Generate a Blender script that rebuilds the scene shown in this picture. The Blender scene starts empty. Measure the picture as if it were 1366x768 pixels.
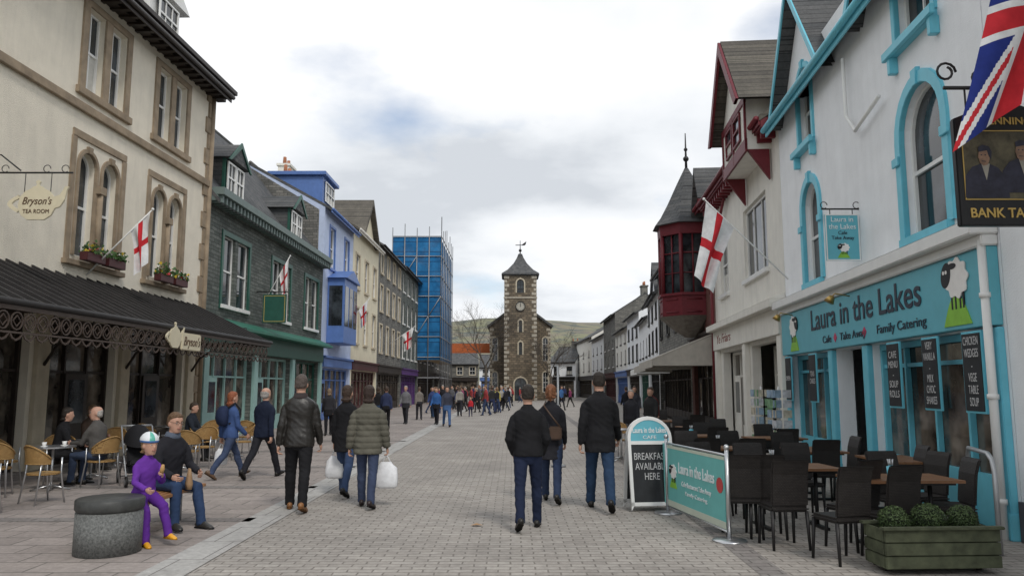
import bpy, bmesh, math, random, time
from mathutils import Vector, Matrix, noise
T0=time.time()
R=random.Random(11)
SC=bpy.context.scene
COL=SC.collection
rad=math.radians
# ---------------------------------------------------------------- materials
MC={}
def base_mat(name):
    m=bpy.data.materials.new(name); m.use_nodes=True
    nt=m.node_tree; b=nt.nodes['Principled BSDF']
    return m,nt,b
def N(nt,t,**k):
    n=nt.nodes.new(t)
    for a,v in k.items(): setattr(n,a,v)
    return n
def colr(c,f=1): return (min(c[0]*f,1),min(c[1]*f,1),min(c[2]*f,1),1)
def mixc(nt,fac,a,b,mode='MIX'):
    n=N(nt,'ShaderNodeMix',data_type='RGBA',blend_type=mode)
    for s,v in ((n.inputs[0],fac),(n.inputs[6],a),(n.inputs[7],b)):
        if hasattr(v,'is_output'): nt.links.new(v,s)
        else: s.default_value=v
    return n.outputs[2]
def noise_out(nt,vec,scale,detail=4,rough=.6):
    n=N(nt,'ShaderNodeTexNoise'); n.inputs['Scale'].default_value=scale
    n.inputs['Detail'].default_value=detail; n.inputs['Roughness'].default_value=rough
    nt.links.new(vec,n.inputs['Vector']); return n.outputs['Fac']
def mrange(nt,v,a,b,c=0,d=1):
    n=N(nt,'ShaderNodeMapRange'); nt.links.new(v,n.inputs[0])
    for i,x in enumerate((a,b,c,d)): n.inputs[i+1].default_value=x
    return n.outputs[0]
def scaled(nt,vec,s):
    n=N(nt,'ShaderNodeMapping'); nt.links.new(vec,n.inputs[0]); n.inputs['Scale'].default_value=s
    return n.outputs[0]
def bump(nt,b,h,st,dist=.01):
    n=N(nt,'ShaderNodeBump'); n.inputs['Strength'].default_value=st; n.inputs['Distance'].default_value=dist
    nt.links.new(h,n.inputs['Height']); nt.links.new(n.outputs[0],b.inputs['Normal'])
def M(name,c,rough=.7,var=.12,scale=3,bmp=.2,bs=60,metal=0,streak=0,spec=.4,dist=.006):
    if name in MC: return MC[name]
    m,nt,b=base_mat(name)
    tc=N(nt,'ShaderNodeTexCoord').outputs['Object']
    f=mrange(nt,noise_out(nt,tc,scale,6),.3,.7)
    col=mixc(nt,f,colr(c,1-var),colr(c,1+var))
    if streak:
        g=N(nt,'ShaderNodeNewGeometry').outputs['Position']
        s=noise_out(nt,scaled(nt,g,(2.2,2.2,.35)),1.5,6,.65)
        col=mixc(nt,mrange(nt,s,.45,.75,0,streak),col,colr(c,.45))
    nt.links.new(col,b.inputs['Base Color'])
    b.inputs['Roughness'].default_value=rough; b.inputs['Metallic'].default_value=metal
    b.inputs['Specular IOR Level'].default_value=spec
    if bmp: bump(nt,b,noise_out(nt,tc,bs,3),bmp,dist)
    MC[name]=m; return m
def BR(name,c1,c2,mor,bw,bh,ms=.012,ground=False,bmp=.5,rough=.85,big=.25,dist=.012,warp=.0,streak=0,slope=1.0,offset=.5):
    if name in MC: return MC[name]
    m,nt,b=base_mat(name)
    if ground:
        vec=N(nt,'ShaderNodeNewGeometry').outputs['Position']; v2=vec
    else:
        tc=N(nt,'ShaderNodeTexCoord').outputs['Object']; vec=tc
        sp=N(nt,'ShaderNodeSeparateXYZ'); nt.links.new(tc,sp.inputs[0])
        ad=N(nt,'ShaderNodeMath',operation='ADD'); nt.links.new(sp.outputs[0],ad.inputs[0])
        if slope==1: nt.links.new(sp.outputs[1],ad.inputs[1])
        else: ad.inputs[1].default_value=0
        zz=N(nt,'ShaderNodeMath',operation='MULTIPLY'); nt.links.new(sp.outputs[2],zz.inputs[0]); zz.inputs[1].default_value=slope
        cb=N(nt,'ShaderNodeCombineXYZ'); nt.links.new(ad.outputs[0],cb.inputs[0]); nt.links.new(zz.outputs[0],cb.inputs[1]); v2=cb.outputs[0]
    if warp:
        nn=N(nt,'ShaderNodeTexNoise'); nn.inputs['Scale'].default_value=5; nt.links.new(vec,nn.inputs['Vector'])
        ml=N(nt,'ShaderNodeVectorMath',operation='SCALE'); nt.links.new(nn.outputs['Color'],ml.inputs[0]); ml.inputs['Scale'].default_value=warp
        aa=N(nt,'ShaderNodeVectorMath',operation='ADD'); nt.links.new(v2,aa.inputs[0]); nt.links.new(ml.outputs[0],aa.inputs[1]); v2=aa.outputs[0]
    br=N(nt,'ShaderNodeTexBrick'); nt.links.new(v2,br.inputs['Vector'])
    br.inputs['Color1'].default_value=colr(c1); br.inputs['Color2'].default_value=colr(c2); br.inputs['Mortar'].default_value=colr(mor)
    br.inputs['Scale'].default_value=1; br.inputs['Brick Width'].default_value=bw; br.inputs['Row Height'].default_value=bh
    br.inputs['Mortar Size'].default_value=ms; br.inputs['Mortar Smooth'].default_value=.3; br.offset=offset
    f=mrange(nt,noise_out(nt,vec,.5,8,.7),.35,.65)
    col=mixc(nt,f,(1-big,1-big,1-big,1),(1+big*.5,1+big*.5,1+big*.45,1))
    col=mixc(nt,1.0,br.outputs['Color'],col,'MULTIPLY')
    f2=mrange(nt,noise_out(nt,vec,14,5,.7),.3,.7,.78,1.15)
    cc=N(nt,'ShaderNodeCombineXYZ')
    for i in range(3): nt.links.new(f2,cc.inputs[i])
    col=mixc(nt,1.0,col,cc.outputs[0],'MULTIPLY')
    if streak:
        g=N(nt,'ShaderNodeNewGeometry').outputs['Position']
        s=noise_out(nt,scaled(nt,g,(2.2,2.2,.35)),1.2,6,.65)
        col=mixc(nt,mrange(nt,s,.45,.75,0,streak),col,colr(mor,.6))
    if ground: # worn and stained patches
        s=noise_out(nt,vec,1.7,9,.75); col=mixc(nt,mrange(nt,s,.54,.66,0,.45),col,colr(mor,1.1))
    nt.links.new(col,b.inputs['Base Color'])
    mu=N(nt,'ShaderNodeMath',operation='SUBTRACT'); nt.links.new(noise_out(nt,vec,30,4),mu.inputs[0]); nt.links.new(br.outputs['Fac'],mu.inputs[1])
    bump(nt,b,mu.outputs[0],bmp,dist)
    b.inputs['Roughness'].default_value=rough; b.inputs['Specular IOR Level'].default_value=.3
    MC[name]=m; return m
def glassmat(name,c=(.025,.03,.035),rough=.06,var=1.5,spec=.6):
    if name in MC: return MC[name]
    m,nt,b=base_mat(name)
    g=N(nt,'ShaderNodeNewGeometry').outputs['Position']
    f=mrange(nt,noise_out(nt,g,1.3,3,.6),.42,.68)
    nt.links.new(mixc(nt,f,colr(c,.5),colr(c,1+var)),b.inputs['Base Color'])  # noise in the pane colour imitates unevenly lit interiors
    b.inputs['Roughness'].default_value=rough; b.inputs['Specular IOR Level'].default_value=spec
    bump(nt,b,noise_out(nt,g,1.1,2),.12,.02)
    MC[name]=m; return m
GL=glassmat('window_glass'); GLS=glassmat('shop_glass',(.06,.05,.04),.08,2.6)
CREAM=M('cream_roughcast',(.80,.74,.62),.92,.06,2,.9,45,streak=.2,dist=.02)
WHITE=M('white_render',(.86,.88,.90),.85,.05,2,.5,40,streak=.12,dist=.01)
WHITE2=M('aged_white_render',(.78,.76,.70),.85,.06,2,.4,40,streak=.22)
SAND=M('brown_sandstone',(.30,.235,.165),.85,.25,3,.4,40,streak=.3)
SANDL=M('pale_sandstone',(.52,.46,.35),.85,.15,3,.4,40,streak=.2)
CYAN=M('sky_blue_paint',(.16,.55,.68),.45,.06,4,.05,30,streak=.1)
CYAND=M('teal_sign_board',(.13,.45,.54),.4,.05,4,.03,30)
PWHITE=M('white_gloss_paint',(.8,.8,.78),.35,.04,4,.05,30,streak=.12)
MAROON=M('maroon_paint',(.15,.016,.024),.5,.15,4,.1,30,streak=.15)
MARD=M('dark_maroon_paint',(.07,.018,.02),.5,.15,4,.1,30)
BLACK=M('black_iron',(.015,.014,.014),.45,.2,6,.1,60)
BROWNI=M('dark_brown_iron',(.03,.022,.018),.5,.2,6,.1,60)
LEAD=M('lead_canopy_sheet',(.032,.03,.03),.6,.25,2,.2,20,streak=.3)
GREENP=M('dark_green_paint',(.022,.095,.07),.45,.12,4,.05,30,streak=.15)
TURQ=M('pale_turquoise_paint',(.30,.48,.45),.5,.08,4,.05,30,streak=.15)
BLUEP=M('royal_blue_paint',(.10,.19,.46),.45,.1,4,.05,30,streak=.1)
BLUEL=M('pale_blue_white_render',(.50,.58,.76),.8,.08,4,.2,30,streak=.15)
STEEL=M('brushed_steel',(.55,.56,.57),.3,.08,8,.05,80,metal=.9)
GREYM=M('grey_metal',(.3,.31,.32),.45,.1,6,.05,80,metal=.4)
SLATEW=BR('green_slate_rubble',(.085,.10,.092),(.17,.185,.17),(.05,.055,.05),.42,.13,.012,warp=.05,streak=.2)
SLATEG=BR('grey_slate_rubble',(.14,.14,.13),(.25,.24,.22),(.08,.08,.075),.4,.14,.012,warp=.06,streak=.2)
HALLST=BR('brown_rubble_stone',(.12,.10,.075),(.27,.215,.15),(.09,.075,.06),.5,.28,.03,warp=.15,streak=.2)
ROOF=BR('slate_roof_tiles',(.085,.09,.095),(.14,.14,.14),(.04,.042,.045),.3,.2,.01,slope=1.3,streak=.2)
ROOFB=BR('lichen_slate_roof',(.11,.10,.088),(.17,.155,.13),(.05,.048,.042),.3,.2,.01,slope=1.3,streak=.3)
YELL=M('pale_yellow_render',(.72,.66,.50),.85,.06,2,.4,40,streak=.22)
# ---------------------------------------------------------------- mesh builder
class MB:
    def __init__(s): s.v=[];s.f=[];s.m=[];s.s=[]
    def add(s,vs,fs,m=0,sm=False):
        o=len(s.v); s.v+=[tuple(v) for v in vs]
        for f in fs: s.f.append(tuple(i+o for i in f)); s.m.append(m); s.s.append(sm)
        return s
    def box(s,x0,x1,y0,y1,z0,z1,m=0):
        v=[(x,y,z) for z in (z0,z1) for y in (y0,y1) for x in (x0,x1)]
        return s.add(v,[(0,2,3,1),(4,5,7,6),(0,1,5,4),(2,6,7,3),(0,4,6,2),(1,3,7,5)],m)
    def tube(s,pts,rs,n=10,m=0,sm=True,up=None,caps=True):
        pts=[Vector(p) for p in pts]
        if not isinstance(rs,(list,tuple)): rs=[rs]*len(pts)
        L=len(pts); t=[(pts[min(i+1,L-1)]-pts[max(i-1,0)]).normalized() for i in range(L)]
        u=Vector(up) if up else (Vector((1,0,0)) if abs(t[0].x)<.8 else Vector((0,0,1)))
        vs=[]
        for i in range(L):
            u=(u-t[i]*u.dot(t[i])); u.normalize(); w=t[i].cross(u)
            r=rs[i]; a,b=(r if isinstance(r,tuple) else (r,r))
            for k in range(n):
                q=2*math.pi*k/n; vs.append(pts[i]+u*(a*math.cos(q))+w*(b*math.sin(q)))
        fs=[(i*n+k,i*n+(k+1)%n,(i+1)*n+(k+1)%n,(i+1)*n+k) for i in range(L-1) for k in range(n)]
        if caps: fs+=[tuple(range(n-1,-1,-1)),tuple((L-1)*n+k for k in range(n))]
        return s.add(vs,fs,m,sm)
    def rings(s,rg,n=18,m=0,F=None,sm=True):
        vs=[]
        for (z,a,b,yo) in rg:
            for k in range(n):
                q=2*math.pi*k/n; c,d=math.cos(q),math.sin(q)
                c=math.copysign(abs(c)**.85,c); d=math.copysign(abs(d)**.85,d)
                p=Vector((a*c,yo+b*d,z)); vs.append(F@p if F else p)
        L=len(rg)
        fs=[(i*n+k,i*n+(k+1)%n,(i+1)*n+(k+1)%n,(i+1)*n+k) for i in range(L-1) for k in range(n)]
        fs+=[tuple(range(n-1,-1,-1)),tuple((L-1)*n+k for k in range(n))]
        return s.add(vs,fs,m,sm)
    def ball(s,c,r,n=12,k=8,m=0,F=None):
        if not isinstance(r,tuple): r=(r,r,r)
        rg=[(math.cos(math.pi*(i+.02)/(k+.04)),math.sin(math.pi*(i+.02)/(k+.04))) for i in range(k+1)]
        vs=[]
        for a,b in rg:
            for j in range(n):
                q=2*math.pi*j/n; p=Vector((c[0]+r[0]*b*math.cos(q),c[1]+r[1]*b*math.sin(q),c[2]-r[2]*a)); vs.append(F@p if F else p)
        fs=[(i*n+j,i*n+(j+1)%n,(i+1)*n+(j+1)%n,(i+1)*n+j) for i in range(k) for j in range(n)]
        fs+=[tuple(range(n-1,-1,-1)),tuple(k*n+j for j in range(n))]
        return s.add(vs,fs,m,True)
    def prism(s,poly,y0,y1,m=0,ax='y'):
        def P(a,b,h): return (a,h,b) if ax=='y' else ((h,a,b) if ax=='x' else (a,b,h))
        n=len(poly); v=[P(a,b,y0) for a,b in poly]+[P(a,b,y1) for a,b in poly]
        return s.add(v,[tuple(range(n)),tuple(range(2*n-1,n-1,-1))]+[(i,i+n,(i+1)%n+n,(i+1)%n) for i in range(n)],m)
    def band(s,o,i,y0,y1,m=0,closed=False):
        n=len(o); v=[(a,y0,b) for a,b in o]+[(a,y0,b) for a,b in i]+[(a,y1,b) for a,b in o]+[(a,y1,b) for a,b in i]
        f=[]
        for k in range(n if closed else n-1):
            j=(k+1)%n
            f+=[(k,j,n+j,n+k),(2*n+k,3*n+k,3*n+j,2*n+j),(k,2*n+k,2*n+j,j),(n+k,n+j,3*n+j,3*n+k)]
        return s.add(v,f,m)
    def obj(s,name,parent=None,mats=(),loc=None,rot=None,bev=0,fix=True):
        me=bpy.data.meshes.new(name); me.from_pydata(s.v,[],s.f)
        for mt in (mats if isinstance(mats,(list,tuple)) else [mats]): me.materials.append(mt)
        me.polygons.foreach_set('material_index',s.m); me.polygons.foreach_set('use_smooth',s.s)
        if fix:
            bm=bmesh.new(); bm.from_mesh(me); bmesh.ops.recalc_face_normals(bm,faces=bm.faces)
            if bev: 
                es=[e for e in bm.edges if len(e.link_faces)==2 and e.calc_face_angle(0)>.6]
                bmesh.ops.bevel(bm,geom=es,offset=bev,segments=2,affect='EDGES',clamp_overlap=True)
            bm.to_mesh(me); bm.free()
        ob=bpy.data.objects.new(name,me); COL.objects.link(ob)
        if parent: ob.parent=parent
        if loc: ob.location=loc
        if rot: ob.rotation_euler=rot
        return ob
def thing(name,label,cat,loc=(0,0,0),rz=0,group=None):
    e=bpy.data.objects.new(name,None); COL.objects.link(e); e.empty_display_size=.2
    e.location=loc if len(loc)==3 else (loc[0],loc[1],0); e.rotation_euler=(0,0,rz)
    e['label']=label; e['category']=cat
    if group: e['group']=group
    return e
def clone(root,loc,rz,label=None):
    def cp(o,par):
        n=o.copy(); COL.objects.link(n)
        if par: n.parent=par
        for c in [c for c in allch[o.name]]: cp(c,n)
        return n
    allch={}
    def walk(o):
        allch[o.name]=list(o.children)
        for c in o.children: walk(c)
    walk(root)
    n=cp(root,None); n.location=loc if len(loc)==3 else (loc[0],loc[1],0); n.rotation_euler=(0,0,rz)
    if label: n['label']=label
    return n
def text(st,parent,loc,size,mat,rot=(math.pi/2,0,0),width=None,name='lettering',ext=.004,shear=0,bold=0,align='CENTER'):
    cu=bpy.data.curves.new(name,'FONT'); cu.body=st; cu.size=size; cu.align_x=align; cu.align_y='CENTER'; cu.extrude=ext; cu.shear=shear; cu.offset=bold
    cu.resolution_u=4
    t=bpy.data.objects.new('tmp',cu); COL.objects.link(t)
    bpy.context.view_layer.update()
    me=bpy.data.meshes.new_from_object(t.evaluated_get(bpy.context.evaluated_depsgraph_get()))
    bpy.data.objects.remove(t); bpy.data.curves.remove(cu)
    if width:
        xs=[v.co.x for v in me.vertices]; k=width/(max(xs)-min(xs))
        for v in me.vertices: v.co.x*=k
    me.materials.clear(); me.materials.append(mat); me.name=name
    ob=bpy.data.objects.new(name,me); COL.objects.link(ob); ob.parent=parent; ob.location=loc; ob.rotation_euler=rot
    return ob
# ---------------------------------------------------------------- people
SKIN=(.50,.29,.21)
def fabric(c,kind='cloth'):
    n='fabric_%s_%02d_%02d_%02d'%(kind,int(c[0]*99),int(c[1]*99),int(c[2]*99))
    return M(n,c,.4 if kind=='leather' else .85,.15,6,.3,220 if kind!='leather' else 60,spec=.5 if kind=='leather' else .2)
def skinm(c=SKIN): return M('skin_%02d'%int(c[0]*99),c,.5,.08,12,.05,200)
def hairm(hair): return M('hair_%02d_%02d'%(int(hair[0]*99),int(hair[1]*99)),hair,.55,.45,70,.8,170,dist=.01)
def remesh(mb,vox,it=2,fold=0,quilt=0,seed=0,fz=None,frq=1):
    me=bpy.data.meshes.new('t'); me.from_pydata(mb.v,[],mb.f)
    bm=bmesh.new(); bm.from_mesh(me); bmesh.ops.recalc_face_normals(bm,faces=bm.faces); bm.to_mesh(me); bm.free()
    t=bpy.data.objects.new('t',me); COL.objects.link(t)
    a=t.modifiers.new('r','REMESH'); a.mode='VOXEL'; a.voxel_size=vox
    b=t.modifiers.new('s','SMOOTH'); b.factor=.5; b.iterations=it
    bpy.context.view_layer.update()
    m2=bpy.data.meshes.new_from_object(t.evaluated_get(bpy.context.evaluated_depsgraph_get()))
    bpy.data.objects.remove(t); bpy.data.meshes.remove(me)
    if fold or quilt:
        ns=[v.normal.copy() for v in m2.vertices]; o=Vector((seed*3.1,seed*1.7,0))
        for v,n in zip(m2.vertices,ns):
            c=v.co; d=0
            if fold and not (fz and c.z>fz):
                q=noise.noise(Vector((c.x*6*frq,c.y*6*frq,(c.z+c.x*.6)*11*frq))+o)
                d+=fold*(.6-2*abs(q))+fold*.35*noise.noise(Vector((c.x*16,c.y*16,c.z*22))+o)
            if quilt: d+=quilt*(abs(math.sin(c.z*math.pi/.085))**.5-.5)
            v.co=c+n*d
    return m2
def segd(p,a,b):
    ab=b-a; t=max(0,min(1,(p-a).dot(ab)/max(ab.length_squared,1e-9))); return (p-a-ab*t).length
PSEED=[0]
def person(label,x,y,hd,H=1.75,top=(.02,.02,.025),bot=(.03,.05,.11),hair=(.04,.025,.015),skin=SKIN,shoe=(.02,.018,.016),
           hem=.84,legs=((.35,.1),(-.3,.12)),arms=((-.25,.1,.25,.05),(.3,.1,.35,.05)),lean=.03,vox=.012,wid=1.,kind='cloth',quilt=0,
           hairlen=0,bald=False,turn=0,nod=0,face=False,det=2,group=None,fold=.006,girl=1.,leg=1.,bun=False,collar=None):
    PSEED[0]+=1; sd=PSEED[0]
    s=H/1.78
    root=thing('person',label,'person',(x,y,0),hd,group)
    J={}; low=9
    for i,sg in ((0,-1),(1,1)):
        a,k=legs[i][:2]; sp=legs[i][2] if len(legs[i])>2 else .03
        hip=Vector((sg*.088,0,.93)); d=Vector((sg*sp,math.sin(a),-math.cos(a))).normalized()
        kn=hip+d*.43; A=a-k; an=kn+Vector((sg*sp*.3,math.sin(A),-math.cos(A)))*.42
        fp=0
        if A<-.22: fp=(A+.1)*1.0
        elif A>.2 and k<.3: fp=.28
        def fo(u,w,an=an,fp=fp,sg=sg): return an+Vector((sg*u*.15,u*math.cos(fp)-w*math.sin(fp),u*math.sin(fp)+w*math.cos(fp)))
        J[i]=dict(hip=hip,kn=kn,an=an,fo=fo)
        low=min(low,fo(-.06,-.085).z,fo(.17,-.085).z)
    B=Matrix.Scale(s,4)@Matrix.Translation((0,0,-low))
    pel=Vector((0,0,.95)); Tl=Matrix.Translation(pel)@Matrix.Rotation(-lean,4,'X')
    TT=B@Tl@Matrix.Diagonal((wid,wid,1,1))@Matrix.Translation(-pel)
    nk=Vector((0,-.01,1.53)); hs=1.05 if s>.8 else 1.32
    HT=B@Tl@Matrix.Translation(-pel)@Matrix.Translation(nk)@Matrix.Rotation(turn,4,'Z')@Matrix.Rotation(-nod+lean*.6,4,'X')@Matrix.Scale(hs,4)@Matrix.Translation(-nk)
    bones=[]; body=MB(); jack=MB()
    tor=[(.80,.08,.08,0),(.87,.15,.112,0),(.95,.168*girl,.122,-.01),(1.03,.15,.108,0),(1.10,.138,.1,0),(1.2,.148,.106,0),(1.3,.16,.114,0),(1.38,.16,.106,-.005),(1.44,.13,.085,-.01),(1.48,.08,.062,-.012),(1.52,.056,.057,-.008),(1.60,.054,.055,-.002)]
    jr=[(hem,.178*girl,.142+max(0,.84-hem)*.2,0),((hem+.95)/2,.182*girl,.14,-.002),(.97,.176*girl,.136,-.006),(1.09,.158,.122,-.002),(1.2,.163,.126,0),(1.3,.177,.132,-.002),(1.36,.184,.127,-.008),(1.405,.182,.116,-.014),(1.44,.162,.104,-.018),(1.47,.128,.09,-.018),(1.495,.09,.078,-.016),(1.525,.069,.068,-.012),(1.54,.05,.05,-.01)]
    if det: body.rings(tor,F=TT)
    else: body.rings(tor[:3]+jr[2:],F=TT); body.rings(jr[:5],F=TT)
    jack.rings(jr,F=TT)
    head=[(1.545,.03,.028,.052),(1.56,.046,.048,.038),(1.59,.058,.072,.02),(1.625,.066,.085,.01),(1.665,.072,.093,.002),(1.7,.074,.096,-.003),(1.735,.068,.088,-.006),(1.762,.05,.066,-.008),(1.778,.022,.03,-.008)]
    body.rings(head,F=HT)
    body.ball((0,.1,1.645),(.011,.019,.022),8,6,F=HT); body.ball((0,.093,1.608),(.024,.011,.009),8,6,F=HT)
    for g in (-1,1): body.ball((g*.079,-.002,1.648),(.012,.02,.032),8,6,F=HT)
    bones+=[(HT@Vector((0,0,1.58)),HT@Vector((0,0,1.75)),.09*s,0),(TT@Vector((0,0,1.5)),TT@Vector((0,0,1.58)),.055*s,0),(TT@Vector((0,0,1.05)),TT@Vector((0,0,1.42)),.16*s,1),(TT@Vector((0,0,.88)),TT@Vector((0,0,.97)),.15*s,2)]
    hands=[]; fing=MB(); Rl=Matrix.Rotation(-lean,3,'X')
    for i,sg in ((0,-1),(1,1)):
        q=J[i]; hip,kn,an,fo=q['hip'],q['kn'],q['an'],q['fo']
        P=[hip+Vector((0,-.01,.05)),hip+Vector((0,-.01,-.02)),hip.lerp(kn,.4),kn+Vector((0,.01,0)),kn.lerp(an,.3)+Vector((0,-.012,0)),kn.lerp(an,.75),an+Vector((0,.005,-.035))]
        body.tube([B@p for p in P],[r*s*leg for r in (.085,.098,.086,.068,.067,.058,.06)],14)
        body.tube([B@fo(-.04,-.04),B@fo(.04,-.045),B@fo(.14,-.06)],[.03*s,.034*s,.024*s],8)
        bones+= [(B@hip,B@kn,.09*s,2),(B@kn,B@an,.07*s,2)]
        sh=MB(); sh.tube([B@fo(-.085,-.045),B@fo(-.06,-.035),B@fo(.0,-.025),B@fo(.07,-.04),B@fo(.13,-.055),B@fo(.17,-.062),B@fo(.195,-.066)],
            [(.02*s,.02*s),(.036*s,.04*s),(.04*s,.052*s),(.045*s,.04*s),(.046*s,.03*s),(.036*s,.022*s),(.014*s,.012*s)],12,up=(1,0,0))
        sh.tube([B@fo(-.09,-.073),B@fo(-.05,-.073),B@fo(.03,-.073),B@fo(.12,-.073),B@fo(.2,-.07)],[(.024*s,.013*s),(.038*s,.013*s),(.037*s,.013*s),(.046*s,.013*s),(.018*s,.012*s)],12,m=1,up=(1,0,0))
        if det: sh.obj('shoe',root,[fabric(shoe,'leather'),fabric(tuple(c*.5 for c in shoe))])
        else:
            body.add(sh.v,sh.f); bones.append((B@fo(-.05,-.06),B@fo(.15,-.06),.04*s,3))
        a,b,e=arms[i][:3]; inw=arms[i][3] if len(arms[i])>3 else 0
        S=TT@Vector((sg*.158,-.012,1.395))
        ud=Rl@Vector((sg*math.sin(b),math.sin(a)*math.cos(b),-math.cos(a)*math.cos(b)))
        fd=Rl@Vector((sg*(math.sin(b)*.6-inw*2),math.sin(a+e),-math.cos(a+e))); fd.normalize()
        E=S+ud*.29*s; W=E+fd*.25*s
        body.tube([S-ud*.0,S.lerp(E,.4),E,E.lerp(W,.4),W],[r*s for r in (.045,.046,.04,.036,.025)],12)
        tk=1.0 if not quilt else 1.25
        aj=jack if det else body
        aj.tube([S-ud*.02*s,S+ud*.02*s,S+ud*.09*s,S.lerp(E,.6),E,E.lerp(W,.5),W+fd*.005*s],[r*s*tk for r in (.03,.055,.064,.059,.056,.05,.042)],14)
        pn=Rl@Vector((-sg,0,0)); pn=(pn-fd*pn.dot(fd)).normalized()
        ac=fd.cross(pn).normalized()
        if ac.dot(Vector((0,1,0)))<0: ac=-ac
        body.tube([W-fd*.01*s,W+fd*.03*s,W+fd*.07*s,W+fd*.1*s],[(.02*s,.028*s),(.018*s,.038*s),(.017*s,.044*s),(.013*s,.04*s)],10,up=pn)
        bones+=[(S,W-fd*.02*s,.05*s,1),(W+fd*.02*s,W+fd*.1*s,.03*s,0)]
        if det>1:
            for j,(off,ln) in enumerate(((.032,.075),(.011,.084),(-.01,.078),(-.031,.06))):
                p0=W+fd*.088*s+ac*off*s; cu=.75+.1*j
                d1=(fd*math.cos(cu*.6)+pn*math.sin(cu*.6)); d2=(fd*math.cos(cu*1.8)+pn*math.sin(cu*1.8))
                fing.tube([p0,p0+d1*ln*.5*s,p0+d1*ln*.5*s+d2*ln*.45*s,p0+d1*ln*.5*s+d2*ln*.55*s],[.0098*s,.009*s,.0082*s,.004*s],7)
            p0=W+fd*.03*s+ac*.028*s; d1=(fd*.75+ac*.55+pn*.3).normalized(); d2=(fd*.95+pn*.4+ac*.1).normalized()
            fing.tube([p0,p0+d1*.035*s,p0+d1*.035*s+d2*.028*s,p0+d1*.035*s+d2*.034*s],[.013*s,.011*s,.009*s,.005*s],7)
        hands.append(Matrix.Translation((x,y,0))@Matrix.Rotation(hd,4,'Z')@(W+fd*.09*s+pn*.02*s))
    me=remesh(body,vox*s if det else vox,2,fold*.9 if det else 0,0,sd,fz=(B@Vector((0,0,1.0))).z,frq=1.3)
    me.name='body'
    for m_ in (skinm(skin),fabric(top,kind),fabric(bot),fabric(shoe,'leather')): me.materials.append(m_)
    mi=[]
    for p in me.polygons:
        c=p.center; best=9;r_=0
        for a_,b_,rr,rg in bones:
            dd=segd(c,a_,b_)-rr
            if dd<best: best=dd;r_=rg
        mi.append(r_)
    me.polygons.foreach_set('material_index',mi); me.polygons.foreach_set('use_smooth',[True]*len(mi))
    if det>1 and fing.v:
        bm=bmesh.new(); bm.from_mesh(me)
        vs=[bm.verts.new(v) for v in fing.v]
        for f in fing.f:
            nf=bm.faces.new([vs[i] for i in f]); nf.smooth=True; nf.material_index=0
        bm.to_mesh(me); bm.free()
    ob=bpy.data.objects.new('body',me); COL.objects.link(ob); ob.parent=root
    if det:
        mj=remesh(jack,vox*s,2,fold,quilt,sd); mj.name='jacket'; mj.materials.append(fabric(top,kind))
        mj.polygons.foreach_set('use_smooth',[True]*len(mj.polygons))
        o=bpy.data.objects.new('jacket',mj); COL.objects.link(o); o.parent=root
        if collar:
            cm=MB(); cm.rings([(1.47,.098,.09,-.02),(1.5,.088,.086,-.018),(1.545,.078,.08,-.014),(1.553,.06,.06,-.012)],F=TT); cm.obj('collar',root,fabric(collar))
    h=MB()
    if not bald:
        hr=[]
        if hairlen: hr+= [(1.62-hairlen,.045,.03,-.066),(1.62-hairlen*.7,.078,.046,-.062),(1.60-hairlen*.3,.086,.055,-.055),(1.578,.058,.045,-.05)]
        hr+=[(1.61,.056,.035,-.058),(1.635,.074,.056,-.044),(1.67,.079,.072,-.033),(1.705,.08,.081,-.022),(1.74,.075,.093,-.008),(1.768,.057,.077,-.004),(1.787,.034,.048,-.006),(1.794,.012,.016,-.008)]
        h.rings(hr,F=HT)
        if bun: h.tube([HT@Vector((0,-.1,1.72)),HT@Vector((0,-.15,1.70)),HT@Vector((0,-.16,1.62)),HT@Vector((0,-.13,1.53))],[.025*s,.032*s,.03*s,.01*s],8)
    else: h.rings([(1.59,.05,.035,-.054),(1.62,.075,.055,-.042),(1.66,.081,.062,-.038),(1.69,.08,.052,-.05),(1.71,.06,.025,-.078)],F=HT)
    if det: mh=remesh(h,.009*s,1,.006,0,sd,frq=3)
    else:
        mh=bpy.data.meshes.new('hair'); mh.from_pydata(h.v,[],h.f)
    mh.name='hair'; mh.materials.append(hairm(hair))
    mh.polygons.foreach_set('use_smooth',[True]*len(mh.polygons))
    o=bpy.data.objects.new('hair',mh); COL.objects.link(o); o.parent=root
    if face:
        for g in (-1,1):
            MB().ball((g*.031,.083,1.672),(.013,.008,.0075),10,6,F=HT).obj('eye',root,M('eye_white',(.6,.58,.55),.2,.02,3,0))
            MB().ball((g*.031,.0895,1.672),(.005,.003,.006),8,6,F=HT).obj('pupil',root,M('dark_pupil',(.02,.015,.012),.2,.02,3,0))
            MB().tube([HT@Vector((g*.016,.094,1.69)),HT@Vector((g*.032,.094,1.696)),HT@Vector((g*.048,.084,1.69))],.0035*s,6).obj('eyebrow',root,hairm(hair))
        MB().tube([HT@Vector((-.024,.094,1.608)),HT@Vector((0,.105,1.606)),HT@Vector((.024,.094,1.608))],.005*s,6).obj('mouth',root,M('lips',(.33,.12,.10),.4,.1,9,0))
    return root,hands,HT
BLK=(.012,.012,.014); NAVY=(.012,.017,.035); CHAR=(.035,.035,.04)
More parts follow.
